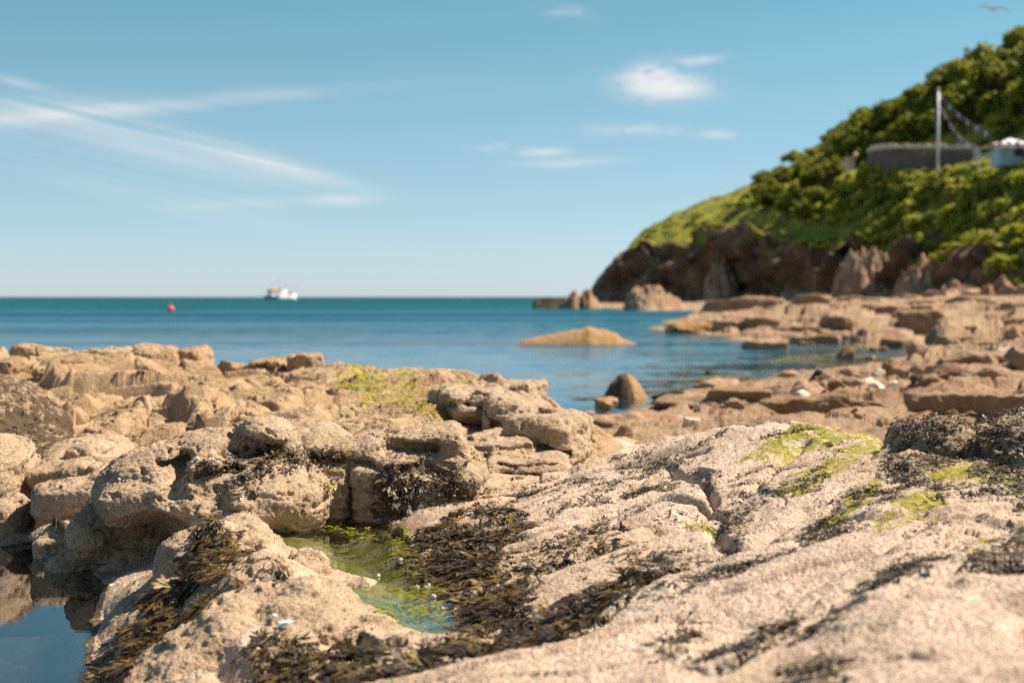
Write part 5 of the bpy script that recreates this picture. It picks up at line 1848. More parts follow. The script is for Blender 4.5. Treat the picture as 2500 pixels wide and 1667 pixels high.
def fig_person(name, loc, rz, label, shirt, legs, sit=False):
    """small standing or sitting figure grown from a joint skeleton"""
    J = {'pel': (0, 0, .95), 'bel': (0, .0, 1.12), 'che': (0, .01, 1.36), 'nek': (0, 0, 1.52), 'hed': (0, -.02, 1.64), 'top': (0, -.01, 1.75),
         'hl': (.10, 0, .90), 'kl': (.11, -.02, .50), 'al': (.11, .03, .09), 'tl': (.12, -.14, .04), 'hr': (-.10, 0, .90), 'kr': (-.11, -.02, .50), 'ar': (-.11, .03, .09), 'tr': (-.12, -.14, .04),
         'sl': (.19, 0, 1.42), 'el': (.25, .02, 1.14), 'wl': (.24, -.08, .90), 'fl': (.235, -.10, .80), 'sr': (-.19, 0, 1.42), 'er': (-.25, .02, 1.14), 'wr': (-.24, -.08, .90), 'fr': (-.235, -.10, .80)}
    if sit:
        d_ = -.45
        for k2 in J:
            x, y, z = J[k2]
            J[k2] = (x, y, z + d_)
        J['kl'], J['kr'] = (.13, -.44, .52), (-.13, -.44, .52)
        J['al'], J['ar'] = (.12, -.42, .08), (-.12, -.42, .08)
        J['tl'], J['tr'] = (.13, -.58, .04), (-.13, -.58, .04)
        J['wl'], J['wr'] = (.17, -.26, .60), (-.17, -.26, .60)
        J['fl'], J['fr'] = (.14, -.36, .58), (-.14, -.36, .58)
    Eg = [('pel', 'bel'), ('bel', 'che'), ('che', 'nek'), ('nek', 'hed'), ('hed', 'top'), ('pel', 'hl'), ('hl', 'kl'), ('kl', 'al'), ('al', 'tl'), ('pel', 'hr'), ('hr', 'kr'), ('kr', 'ar'), ('ar', 'tr'),
          ('che', 'sl'), ('sl', 'el'), ('el', 'wl'), ('wl', 'fl'), ('che', 'sr'), ('sr', 'er'), ('er', 'wr'), ('wr', 'fr')]
    rad = {'pel': .15, 'bel': .14, 'che': .155, 'nek': .06, 'hed': .10, 'top': .075, 'h': .095, 'k': .065, 'a': .045, 't': .04, 's': .075, 'e': .045, 'w': .033, 'f': .028}
    names = list(J)
    me = bpy.data.meshes.new(name)
    me.from_pydata([J[k2] for k2 in names], [(names.index(a), names.index(b_)) for a, b_ in Eg], [])
    o = bpy.data.objects.new(name, me)
    COL.objects.link(o)
    sk = o.modifiers.new('skin', 'SKIN')
    for i, k2 in enumerate(names):
        r_ = rad.get(k2, rad.get(k2[0], .05))
        me.skin_vertices[0].data[i].radius = (r_, r_ * (.75 if k2 in ('pel', 'bel', 'che') else 1))
    me.skin_vertices[0].data[0].use_root = True
    ss = o.modifiers.new('sub', 'SUBSURF')
    ss.levels = ss.render_levels = 2
    bpy.context.view_layer.update()
    dg = bpy.context.evaluated_depsgraph_get()
    m2 = bpy.data.meshes.new_from_object(o.evaluated_get(dg))
    o.modifiers.clear()
    o.data = m2
    m2.name = name
    zc = .98 + (-.45 if sit else 0)
    mats = [plain(name + '_skin', (0.45, 0.27, 0.19), .6), plain(name + '_shirt', shirt, .8), plain(name + '_legs', legs, .8), plain(name + '_hair', (0.06, 0.04, 0.03), .7)]
    m2.materials.clear()
    for mm in mats:
        m2.materials.append(mm)
    for f in m2.polygons:
        c = f.center
        top = J['hed'][2]
        f.use_smooth = True
        if c.z > top + .02 and (c.y > -.06 or c.z > top + .09):
            f.material_index = 3
        elif c.z > J['nek'][2] - .02:
            f.material_index = 0
        elif c.z > zc and abs(c.x) < .30 and not (abs(c.x) > .2 and c.z < J['el'][2]):
            f.material_index = 1
        elif c.z <= zc and c.y < .3 and abs(c.x) < .2 and c.z > .12:
            f.material_index = 2
        elif abs(c.x) >= .2:
            f.material_index = 0
    o.location = loc
    o.rotation_euler = (0, 0, rz)
    tag(o, label, 'person')
    return o


Yp = 262
c1, c2 = Q(1779, 692, Yp), Q(1797, 692, Yp)
fig_person('person', (c1[0], c1[1], c1[2]), .3, 'person in an orange top standing on the rocks below the cliff', (0.7, 0.22, 0.08), (0.10, 0.10, 0.13))
fig_person('person', (c2[0], c2[1], c2[2]), -.4, 'person in a white top standing on the rocks beside the one in orange', (0.85, 0.83, 0.80), (0.25, 0.2, 0.18))
stone('rock_slab', (c1[0] + 1.6, c1[1], c1[2] - .75), (4.2, 1.6, .8), 1899, M_BEACH, 'flat ledge of rock under the two standing people', 'rock', None, 4, .9)
c3 = on_hill(1952, 5.3)
c3q = Q(1952, 440, c3[1])
post = empty('gate_pillar', (c3[0], c3[1], c3[2] - .5))
tag(post, 'pale stone pillar with a square cap on the path left of the stone wall', 'pillar')
bm = bmesh.new()
bm_box(bm, (0, 0, 3.1), (1.7, 1.4, 6.2), .2, .08)
mesh_bm('shaft', bm, M_COPE, post)
bm = bmesh.new()
bm_box(bm, (0, 0, 6.38), (2.0, 1.7, .34), .2, .05)
mesh_bm('cap', bm, M_COPE, post)
lp = empty('lamp_post', on_hill(1964, 5.35))
lp.location.z -= .3
tag(lp, 'slim lamp post with a round pale globe beside the stone pillar', 'lamp post')
bm = bmesh.new()
bm_tube(bm, (0, 0, 0), (0, 0, 6.2), .09, .07, 8)
mesh_bm('pole', bm, M_DARKW, lp)
bm = bmesh.new()
bmesh.ops.create_uvsphere(bm, u_segments=16, v_segments=10, radius=.55, matrix=Matrix.Translation((0, 0, 6.7)))
mesh_bm('globe', bm, plain('globe_glass', (0.62, 0.42, 0.30), .3), lp, True)

Yf = 238.0
pb, ptp = Q(2155, 390, Yf), Q(2155, 208, Yf)
fp = empty('flagpole', (pb[0], Yf, pb[2] - 1.5))
tag(fp, 'tall white flagpole without a flag standing on the green slope in front of the wall', 'flagpole')
hp = ptp[2] - pb[2] + 1.5
bm = bmesh.new()
bm_tube(bm, (0, 0, 0), (0, 0, hp), .24, .2, 12)
mesh_bm('pole', bm, M_WHITE, fp, True)
bm = bmesh.new()
bmesh.ops.create_uvsphere(bm, u_segments=12, v_segments=8, radius=.34, matrix=Matrix.Translation((0, 0, hp + .2)))
mesh_bm('finial', bm, plain('finial_paint', (0.55, 0.25, 0.12), .5), fp, True)
bm = bmesh.new()
bm_box(bm, (0, 0, 1.0), (.9, .9, 1.4), 0, .05)
mesh_bm('base', bm, M_COPE, fp)


def bunting(a, b_, sag, nflag, label, size, cols):
    a, b_ = Vector(a), Vector(b_)
    root = empty('bunting', a)
    tag(root, label, 'bunting', 'strings of bunting')

    def at(t):
        p_ = a.lerp(b_, t) - a
        p_.z -= sag * 4 * t * (1 - t)
        return p_
    bm = bmesh.new()
    for i in range(24):
        bm_tube(bm, at(i / 24), at((i + 1) / 24), .03, .03, 5)
    mesh_bm('cord', bm, M_CORD, root)
    rs2 = np.random.RandomState(nflag)
    for i in range(nflag):
        t0, t1 = (i + .12) / nflag, (i + .88) / nflag
        p_, q_ = at(t0), at(t1)
        mid = (p_ + q_) / 2 + Vector((rs2.uniform(-.1, .1), rs2.uniform(-.15, .15), -size))
        bm = bmesh.new()
        th = Vector((0, .02, 0))
        vs = [bm.verts.new(v) for v in (p_ - th, q_ - th, mid - th, p_ + th, q_ + th, mid + th)]
        for f in ((0, 1, 2), (5, 4, 3), (0, 3, 4, 1), (1, 4, 5, 2), (2, 5, 3, 0)):
            bm.faces.new([vs[k2] for k2 in f])
        mesh_bm('pennant', bm, cols[i % len(cols)], root)
    return root


bunting(Q(2158, 216, Yf), Q(2276, 306, 222), .8, 17, 'upper string of red white and blue bunting running from the flagpole top to the tent', 1.0, [M_WHITEC, M_BLUEC, M_REDC])
bunting(Q(2157, 232, Yf), Q(2256, 336, 226), 2.0, 16, 'lower sagging string of pinkish red and white bunting from the flagpole', 1.0, [M_REDC, M_WHITEC, M_WHITEC])

Yt = 214.0
tc = Q(2385, 372, Yt)
tent = empty('tent', (tc[0], tc[1], tc[2] - .1))
tag(tent, 'white marquee with a scalloped pitched roof at the right end of the terrace', 'tent')
k = S * Yt / F
hw = 120 * k
bm = bmesh.new()
eav, rid_, dp = 2.5, 3.7, 4.0
for s_ in range(2):
    xa, xb = (-hw - .7) * (1 - s_), (hw + .7) * s_
    ap = bm.verts.new(((xa + xb) / 2, 0, rid_ + .35 * (s_ == 1)))
    cs = [bm.verts.new(c_) for c_ in ((xa, -dp, eav), (xb, -dp, eav), (xb, dp, eav), (xa, dp, eav))]
    md = []
    for i in range(4):
        a, b_ = cs[i], cs[(i + 1) % 4]
        for fr_ in (.5,):
            md.append(bm.verts.new(a.co.lerp(ap.co, .55) * 1.0 - Vector((0, 0, .22))))
    for i in range(4):
        bm.faces.new((cs[i], cs[(i + 1) % 4], md[(i + 1) % 4], md[i]))
        bm.faces.new((md[i], md[(i + 1) % 4], ap))
mesh_bm('roof', bm, M_CANVAS, tent)
bm = bmesh.new()
for s_ in range(9):
    xa = -hw + s_ * (2 * hw / 9)
    w_ = 2 * hw / 9
    vs = [bm.verts.new(v) for v in ((xa, -dp - .03, eav - .02), (xa + w_, -dp - .03, eav - .02), (xa + w_, -dp - .03, eav - .5), (xa + w_ / 2, -dp - .03, eav - .78), (xa, -dp - .03, eav - .5))]
    bm.faces.new(vs)
r_ = bmesh.ops.extrude_face_region(bm, geom=bm.faces[:])
bmesh.ops.translate(bm, verts=[v for v in r_['geom'] if isinstance(v, bmesh.types.BMVert)], vec=(0, -.06, 0))
mesh_bm('valance', bm, M_CANVAS, tent)
for sx in (-1, 1):
    for sy in (-1, 1):
        bm = bmesh.new()
        bm_tube(bm, (sx * (hw - .15), sy * (dp - .15), -.5), (sx * (hw - .15), sy * (dp - .15), eav), .09, .09, 8)
        mesh_bm('leg', bm, M_WHITE, tent)
bm = bmesh.new()
bm_box(bm, (.4, .5, .8), (hw * 1.7, 4.5, 2.6), 0, .05)
hut = mesh_bm('counter_panel', bm, M_BLUE, tent)
for xx in (-3.5, .2, 3.5):
    bm = bmesh.new()
    bm_box(bm, (xx, -1.8, 1.35), (1.5, .12, 1.1), 0, .02)
    mesh_bm('opening', bm, M_DARKW, tent)
for i in range(2):
    bunting((tc[0] - hw, Yt - 4.4 + i * .2, tc[2] - 1 + 3.3 + i * .4), (tc[0] + hw, Yt - 4.4 + i * .2, tc[2] - 1 + 3.9 + i * .5), .25, 12,
            ['red and white bunting strung low along the front of the tent roof', 'red and blue bunting strung along the ridge side of the tent roof'][i], .45, [[M_REDC, M_WHITEC], [M_REDC, M_BLUEC]][i])

# ------------------------------------------------------------------ boat, buoy, gull
Yb = 1250.0
bc = Q(645, 685, Yb)
boat = empty('fishing_boat', (bc[0], Yb, 0.0), math.radians(46))
boat.scale = (1.3, 1.25, 1.2)
tag(boat, 'white and blue fishing trawler with an orange deckhouse on the horizon', 'boat')
M_HULLW = plain('hull_white', (0.88, 0.88, 0.88), .4, .04, 1)
M_HULLB = plain('hull_blue', (0.04, 0.09, 0.22), .4, .1, 1)
M_ORANGE = plain('orange_paint', (0.75, 0.33, 0.04), .5, .1, 1)
M_RUST = plain('rust_brown', (0.35, 0.14, 0.06), .7, .2, 1)
M_GREYM = plain('grey_steel', (0.35, 0.38, 0.38), .5, .1, 1)


def hull(x0, x1, mat, name, zt, zb, bow):
    bm = bmesh.new()
    secs = []
    nn_ = 14
    for i in range(nn_ + 1):
        t = i / nn_
        x = x0 + (x1 - x0) * t
        gt_ = (x + 12) / 25.0
        wd = 3.4 * min(1, 1.15 * (1 - max(0, (gt_ - .55) / .45) ** 2.2)) * (.9 + .1 * min(1, gt_ * 4))
        wd = max(wd, .12)
        sh = zt + 1.9 * max(0, (gt_ - .55) / .45) ** 1.6 * (1 if zt > 1.2 else .45) + .3 * max(0, .2 - gt_) * 5
        secs.append([bm.verts.new(v) for v in ((x, -wd, sh), (x, -wd * .95, (sh + zb) / 2), (x, -wd * .6, zb), (x, wd * .6, zb), (x, wd * .95, (sh + zb) / 2), (x, wd, sh))])
    for a, b_ in zip(secs[:-1], secs[1:]):
        for k2 in range(6):
            bm.faces.new((a[k2], b_[k2], b_[(k2 + 1) % 6], a[(k2 + 1) % 6]))
    bm.faces.new(secs[0])
    bm.faces.new(secs[-1][::-1])
    return mesh_bm(name, bm, mat, boat)


hull(-4, 13, M_HULLW, 'hull', 2.3, -.8, True)
hull(-12, -4.0, M_HULLB, 'stern_hull', 2.3, -.8, False)
bm = bmesh.new()
bm_box(bm, (1.5, 0, 4.4), (5.5, 4.6, 4.4), 0, .15)
bm_box(bm, (1.8, 0, 7.6), (4.0, 3.8, 2.0), 0, .12)
wh = mesh_bm('wheelhouse', bm, M_HULLW, boat)
bm = bmesh.new()
for x in (.4, 1.6, 2.8):
    bm_box(bm, (x, -1.93, 7.8), (.85, .08, .8))
mesh_bm('window', bm, M_DARKW, wh)
bm = bmesh.new()
bm_box(bm, (-6.6, 0, 6.2), (6.4, 4.4, 2.0), 0, .2)
mesh_bm('deckhouse', bm, M_ORANGE, boat)
bm = bmesh.new()
for sx in (-9.2, -4.0):
    for sy in (-1.9, 1.9):
        bm_tube(bm, (sx, sy, 2.0), (sx, sy, 5.3), .22, .22, 8)
bm_box(bm, (-6.6, 0, 3.6), (5.0, 3.2, 3.0), 0, .1)
mesh_bm('deck_supports', bm, M_HULLW, boat)
bm = bmesh.new()
bm_tube(bm, (1.5, 0, 8.4), (.4, 0, 17.0), .28, .14, 8)
bm_tube(bm, (.9, -2.2, 13.2), (.9, 2.2, 13.2), .1, .1, 6)
bm_box(bm, (.8, 0, 14.4), (1.8, 1.2, .5))
mesh_bm('mast', bm, M_HULLW, boat)
bm = bmesh.new()
bm_tube(bm, (-7.5, 0, 7.0), (-8.2, 0, 12.5), .16, .1, 6)
bm_tube(bm, (-8.2, 0, 12.3), (1.2, 0, 14.6), .07, .07, 6)
bm_tube(bm, (3.2, 0, 10.5), (7.2, 0, 8.0), .35, .25, 6)
bm_tube(bm, (3.2, 0, 8.5), (3.2, 0, 11.2), .3, .3, 6)
mesh_bm('gantry', bm, M_GREYM, boat)
bm = bmesh.new()
bm_tube(bm, (9.5, 0, 4.5), (14.5, 0, 9.5), .2, .12, 6)
bm_tube(bm, (14.3, 0, 9.4), (2.2, 0, 12.0), .06, .06, 6)
mesh_bm('derrick', bm, M_GREYM, boat)
bm = bmesh.new()
bm_box(bm, (6.6, 0, 3.6), (2.6, 3.2, 2.6), 0, .2)
bm_tube(bm, (6.6, -1.4, 5.0), (6.6, 1.4, 5.0), .8, .8, 14)
mesh_bm('winch', bm, M_RUST, boat)

bq = P(392, 714, 0)
buoy = empty('buoy', (bq[0], bq[1], 0))
tag(buoy, 'round pinkish red buoy floating on the sea', 'buoy')
bm = bmesh.new()
bmesh.ops.create_uvsphere(bm, u_segments=24, v_segments=16, radius=.46, matrix=Matrix.Translation((0, 0, .30)))
M_BUOY = plain('buoy_plastic', (0.85, 0.10, 0.09), .4, .06, 3)
mesh_bm('float', bm, M_BUOY, buoy, True)
bm = bmesh.new()
bm_tube(bm, (0, 0, .72), (0, 0, .98), .09, .07, 10)
r_ = bmesh.ops.create_uvsphere(bm, u_segments=10, v_segments=6, radius=.11, matrix=Matrix.Translation((0, 0, 1.0)))
mesh_bm('lifting_eye', bm, M_BUOY, buoy)

# gull in flight, both wings drooping at the tips
gq = Q(2282, 22, 62)
gv_, gf2 = [], []
bm = bmesh.new()
prof = [(-.30, .012, 0), (-.20, .045, .0), (-.05, .075, 0), (.08, .07, .0), (.17, .045, .01), (.21, .042, .02), (.25, .03, .018), (.30, .006, .005)]
rings = []
for x, r_, z in prof:
    rings.append([bm.verts.new((x, r_ * math.cos(a), z + r_ * .9 * math.sin(a))) for a in np.linspace(0, 2 * math.pi, 13)[:-1]])
for a, b_ in zip(rings[:-1], rings[1:]):
    for i in range(12):
        bm.faces.new((a[i], a[(i + 1) % 12], b_[(i + 1) % 12], b_[i]))
bm.faces.new(rings[0][::-1])
bm.faces.new(rings[-1])
tl = [bm.verts.new(v) for v in ((-.25, -.04, .012), (-.25, .04, .012), (-.42, .09, .0), (-.42, -.09, .0))]
tl2 = [bm.verts.new(v.co + Vector((0, 0, -.012))) for v in tl]
bm.faces.new(tl)
bm.faces.new(tl2[::-1])
for i in range(4):
    bm.faces.new((tl[i], tl2[i], tl2[(i + 1) % 4], tl[(i + 1) % 4]))
gmats = [plain('gull_white', (0.80, 0.79, 0.78), .7, .04), plain('gull_grey', (0.38, 0.40, 0.42), .7, .06), plain('gull_black', (0.06, 0.06, 0.065), .7, .1)]
wing_faces = []
for sd_ in (-1, 1):
    span = [(.05, .10, -.13, .02), (.22, .14, -.10, .10), (.38, .12, -.09, .12), (.55, .03, -.10, .06), (.68, -.06, -.12, -.03), (.74, -.14, -.15, -.08)]
    up = [[bm.verts.new((x0, sd_ * y_, z_)), bm.verts.new(((x0 + x1) / 2, sd_ * y_, z_ + .012)), bm.verts.new((x1, sd_ * y_, z_ - .004))] for y_, x0, x1, z_ in span]
    dn = [[bm.verts.new(v.co + Vector((0, 0, -.012))) for v in row] for row in up]
    for i in range(5):
        for j in range(2):
            f1_ = bm.faces.new((up[i][j], up[i][j + 1], up[i + 1][j + 1], up[i + 1][j]))
            f2_2 = bm.faces.new((dn[i][j], dn[i + 1][j], dn[i + 1][j + 1], dn[i][j + 1]))
            f1_.material_index = 2 if i >= 4 else 1
            f2_2.material_index = 2 if i >= 4 else 0
        bm.faces.new((up[i][0], up[i + 1][0], dn[i + 1][0], dn[i][0]))
        bm.faces.new((up[i][2], dn[i][2], dn[i + 1][2], up[i + 1][2]))
gull = mesh_bm('seagull', bm, gmats[0])
gull.data.materials.append(gmats[1])
gull.data.materials.append(gmats[2])
gull.location = gq
gull.rotation_euler = (math.radians(8), math.radians(4), math.radians(78))
tag(gull, 'white gull gliding in the sky at the upper right', 'bird')

# ------------------------------------------------------------------ seaweed, algae, shells
allv, allf, off = [], [], 0
for v_, f_ in ROCKS_FOR_WEED:
    allv.append(np.asarray(v_))
    allf.append(np.asarray(f_) + off)
    off += len(v_)
NEAR_BVH = BVHTree.FromPolygons(np.concatenate(allv).tolist(), np.concatenate(allf).tolist())
del allv, allf


def frond_proto(seed, length, width, forks=1, spread=.5, curl=.35):
    """a flat forked seaweed frond with broad oval blades, lying along +x, as separate quads"""
    rs = np.random.RandomState(seed)
    out = []

    def strip(p, ang, pitch, ln, widths):
        n_ = len(widths) - 1
        s_ = None
        for k in range(n_):
            d_ = np.array([math.cos(ang) * math.cos(pitch), math.sin(ang) * math.cos(pitch), math.sin(pitch)])
            s2 = np.array([-math.sin(ang), math.cos(ang), rs.uniform(-.35, .35)])
            s_ = s2 if s_ is None else s_
            q = p + d_ * ln / n_
            out.append([p - s_ * widths[k], p + s_ * widths[k], q + s2 * widths[k + 1], q - s2 * widths[k + 1]])
            p, s_ = q, s2
            pitch += rs.uniform(-curl, curl * .6)
            ang += rs.uniform(-.2, .2)
        return p, ang, pitch

    def grow(p, ang, pitch, ln, depth):
        if depth == 0:
            w_ = width * rs.uniform(.8, 1.25)
            strip(p, ang, pitch, ln, [w_ * .35, w_ * .95, w_, w_ * .25])
            return
        p, ang, pitch = strip(p, ang, pitch, ln * .7, [width * .25, width * .4])
        for sg in (-1, 1):
            grow(p, ang + sg * rs.uniform(spread * .6, spread * 1.3), pitch + rs.uniform(-.25, .25), ln * rs.uniform(.8, 1.1), depth - 1)
    grow(np.zeros(3), 0.0, rs.uniform(.0, .45), length * .5, forks)
    return np.array(out)


BLADES = [frond_proto(900 + i, .125, .0098, 1 + (i % 3 != 0), .38) for i in range(10)]
SMALL = [frond_proto(950 + i, .055, .006, 1 + (i % 2), .6) for i in range(8)]
WISPS = [frond_proto(980 + i, .05, .0035, 1, .7, .6) for i in range(6)]


def drop(x, y, z0=3.0):
    h_ = NEAR_BVH.ray_cast(Vector((x, y, z0)), Vector((0, 0, -1)))
    return h_[0], h_[1]


def scatter(name, label, items, protos, mat, kind='stuff', cat='seaweed', seed=1, zmin=-9, size=(.55, 1.05), tone=(0, 1), flat=0.5, water=None, zmax=99):
    """items: (outline, level, blades per square metre, raggedness); fills the outlines with blades lying on the rock"""
    rs = np.random.RandomState(seed)
    Vo, To = [], []
    for poly, z, dens, rag in items:
        pl = patch(poly, z)
        xs = [q[0] for q in pl]
        ys = [q[1] for q in pl]
        A = 0.5 * abs(sum(pl[i][0] * pl[(i + 1) % len(pl)][1] - pl[(i + 1) % len(pl)][0] * pl[i][1] for i in range(len(pl))))
        nb_ = (max(xs) - min(xs)) * (max(ys) - min(ys))
        m_ = int(dens * nb_)
        x = rs.uniform(min(xs), max(xs), m_).astype(np.float32)
        y = rs.uniform(min(ys), max(ys), m_).astype(np.float32)
        p_ = np.stack([x, y, x * 0], 1)
        al_, ac_ = strata(x, y)
        nz_ = fbm(np.stack([al_ * .5, ac_, x * 0], 1), 5.0, 4, .6, seed=seed)
        jx, jy = x + .06 * perlin(p_ * 7, seed + 2), y + .06 * perlin(p_ * 7, seed + 3)
        ok = in_poly(jx, jy, pl) & (nz_ > rag)
        for xx, yy_ in zip(x[ok], y[ok]):
            if water is not None:
                loc, nn = Vector((xx, yy_, water)), Vector((0, 0, 1))
                l2, n2 = drop(xx, yy_)
                if l2 is not None and l2.z > water + .02:
                    loc, nn = l2, n2
            else:
                loc, nn = drop(xx, yy_)
            if loc is None or loc.z < zmin or loc.z > zmax:
                continue
            if nn.z < 0:
                nn = -nn
            pr = protos[rs.randint(len(protos))]
            a_ = rs.uniform(0, 2 * math.pi)
            down = math.atan2(nn.y, nn.x)
            if nn.z < .985 and rs.rand() < .88:
                a_ = down + rs.normal() * .5
            t_ = Vector((math.cos(a_), math.sin(a_), 0))
            t_ = (t_ - nn * t_.dot(nn)).normalized()
            b_ = nn.cross(t_)
            M = np.array([t_[:], b_[:], nn[:]]) * rs.uniform(*size)
            if flat:
                M[2] *= (1 - flat)
            Vo.append(pr @ M + np.array(loc[:]) + np.array(nn[:]) * rs.uniform(.0, .022))
            To.append(np.full(pr.shape[0] * 4, np.clip(rs.beta(1.6, 2.6) * (tone[1] - tone[0]) + tone[0], 0, 1)))
    if not Vo:
        return None
    Vv = np.concatenate(Vo).reshape(-1, 3)
    o = mesh_np(name, Vv, np.arange(len(Vv)).reshape(-1, 4), mat, {'tone': np.concatenate(To)}, smooth=False)
    tag(o, label, cat, kind=kind)
    return o


scatter('seaweed', 'olive brown bladder wrack draped over the rock on the right bank of the green tide pool', [
    ([(945, 1255), (1000, 1215), (1100, 1192), (1185, 1198), (1235, 1230), (1150, 1260), (1180, 1300), (1130, 1340), (1060, 1372), (1025, 1330), (985, 1290)], .53, 3600, -.25),
    ([(1080, 1365), (1150, 1348), (1240, 1345), (1238, 1385), (1180, 1430), (1100, 1462), (1068, 1420)], .53, 3600, -.35),
    ([(1130, 1300), (1230, 1270), (1330, 1260), (1230, 1310), (1130, 1345)], .60, 1300, -.05)], BLADES, M_WEED, seed=3, zmin=.44)
scatter('seaweed', 'thin band of brown wrack along the bedding of the right slab above the green tide pool', [
    ([(1235, 1240), (1310, 1215), (1400, 1190), (1400, 1225), (1440, 1250), (1350, 1272), (1270, 1268)], .66, 1700, .02),
    ([(1400, 1190), (1500, 1170), (1560, 1190), (1480, 1235), (1400, 1240)], .72, 700, .18),
    ([(1330, 1310), (1460, 1280), (1500, 1285), (1370, 1330)], .68, 1500, .10),
    ([(1040, 1180), (1200, 1185), (1180, 1200), (1060, 1195)], .55, 700, .1)], SMALL + BLADES, M_WEED, seed=5)
scatter('seaweed', 'broad dark brown bed of wrack filling the gully across the bottom of the photo', [
    ([(340, 1580), (480, 1515), (600, 1480), (750, 1472), (850, 1482), (960, 1500), (990, 1580)], .50, 4000, -.32),
    ([(560, 1475), (640, 1440), (760, 1440), (900, 1432), (935, 1452), (860, 1475), (720, 1490), (600, 1505)], .5, 1800, .08),
    ([(1065, 1450), (1200, 1430), (1400, 1392), (1590, 1378), (1600, 1402), (1450, 1432), (1350, 1470), (1330, 1502), (1200, 1498), (1150, 1512), (950, 1502), (900, 1475)], .56, 3600, -.28),
    ([(950, 1500), (1160, 1500), (1130, 1530), (980, 1540)], .57, 1400, .0)], BLADES, M_WEED, seed=7, zmin=.40, zmax=.80, tone=(0, .92))
scatter('seaweed', 'yellow brown wrack hanging down the tongue of rock towards the left pool', [
    ([(185, 1505), (225, 1450), (330, 1408), (440, 1375), (500, 1385), (470, 1410), (390, 1455), (320, 1522), (262, 1580), (215, 1545)], .36, 3600, -.30),
    ([(415, 1375), (405, 1330), (440, 1275), (490, 1268), (560, 1290), (550, 1330), (510, 1378), (470, 1395)], .56, 3300, -.18),
    ([(570, 1300), (640, 1290), (620, 1325), (570, 1330)], .64, 1200, .1)], BLADES, M_WEED, seed=9, tone=(.2, 1.0), zmin=.10)
scatter('seaweed', 'dark wrack in the cracks and hollows of the big right slab', [
    ([(1605, 1510), (1650, 1462), (1750, 1418), (1830, 1398), (1865, 1415), (1800, 1462), (1720, 1492), (1640, 1518)], .80, 3400, -.25),
    ([(1795, 1497), (1860, 1488), (1895, 1520), (1990, 1508), (1965, 1548), (1880, 1580), (1825, 1550)], .86, 3300, -.15),
    ([(1530, 1440), (1590, 1415), (1600, 1470), (1540, 1490)], .72, 3200, -.15),
    ([(1840, 1404), (1920, 1380), (2000, 1352), (2110, 1322), (2240, 1280), (2242, 1300), (2120, 1345), (2010, 1376), (1930, 1402), (1850, 1424)], .90, 4200, -.3),
    ([(1880, 1388), (2010, 1350), (2130, 1316), (2132, 1334), (2014, 1372), (1890, 1408)], .86, 3000, -.2),
    ([(2235, 1330), (2250, 1270), (2320, 1245), (2400, 1250), (2400, 1330), (2300, 1340)], .95, 3200, -.15),
    ([(1655, 1285), (1665, 1255), (1725, 1255), (1700, 1290)], .77, 3400, -.3),
    ([(1540, 1520), (1570, 1500), (1640, 1530), (1600, 1570)], .74, 900, .1)], SMALL + SMALL + BLADES[:3], M_WEED_DARK, seed=11, tone=(0, .95), flat=.5)
scatter('seaweed', 'scattered dark tufts of wrack among the green patches on the top of the right slab', [
    ([(1650, 1190), (1640, 1140), (1700, 1120), (1790, 1125), (1760, 1165), (1690, 1210)], .85, 3600, -.05),
    ([(1840, 1215), (1860, 1185), (1960, 1185), (2080, 1160), (2080, 1178), (1960, 1205), (1870, 1225)], .93, 3400, -.1),
    ([(1910, 1150), (1950, 1125), (2000, 1130), (1990, 1165), (1930, 1175)], .95, 3200, -.05),
    ([(1960, 1115), (2080, 1095), (2130, 1110), (2060, 1135), (1970, 1135)], .99, 3200, -.02),
    ([(1840, 1115), (1880, 1100), (1900, 1125), (1860, 1140)], .94, 3200, -.1),
    ([(1690, 1060), (2130, 1000), (2352, 1100), (2352, 1200), (1800, 1200)], .97, 420, .22),
    ([(1440, 1070), (1640, 1050), (1640, 1130), (1560, 1180), (1520, 1110)], .82, 500, .2)], SMALL + WISPS, M_WEED_DARK, seed=13)
CRACK_LINES = [[(1480, 1272), (1600, 1258), (1700, 1252), (1850, 1204)], [(1420, 1160), (1560, 1150), (1650, 1132)], [(1200, 1132), (1300, 1126), (1440, 1152), (1560, 1167)], [(1450, 1077), (1530, 1064), (1600, 1092), (1640, 1132)],
               [(1100, 1212), (1250, 1192), (1400, 1162)], [(1420, 1062), (1500, 1057), (1620, 1062)], [(1840, 1212), (1930, 1192), (2070, 1167)], [(1330, 1332), (1420, 1302), (1490, 1277)], [(1990, 1240), (2100, 1215), (2200, 1190)], [(1700, 1180), (1800, 1160), (1900, 1120)]]
crack_items = []
for ln_ in CRACK_LINES:
    up_ = [(a, b - 7) for a, b in ln_]
    dn_ = [(a, b + 7) for a, b in reversed(ln_)]
    zz_ = {0: .76, 1: .75, 2: .62, 3: .80, 4: .60, 5: .80, 6: .93, 7: .66, 8: .97, 9: .88}[CRACK_LINES.index(ln_)]
    crack_items.append((up_ + dn_, zz_, 3000, -.02))
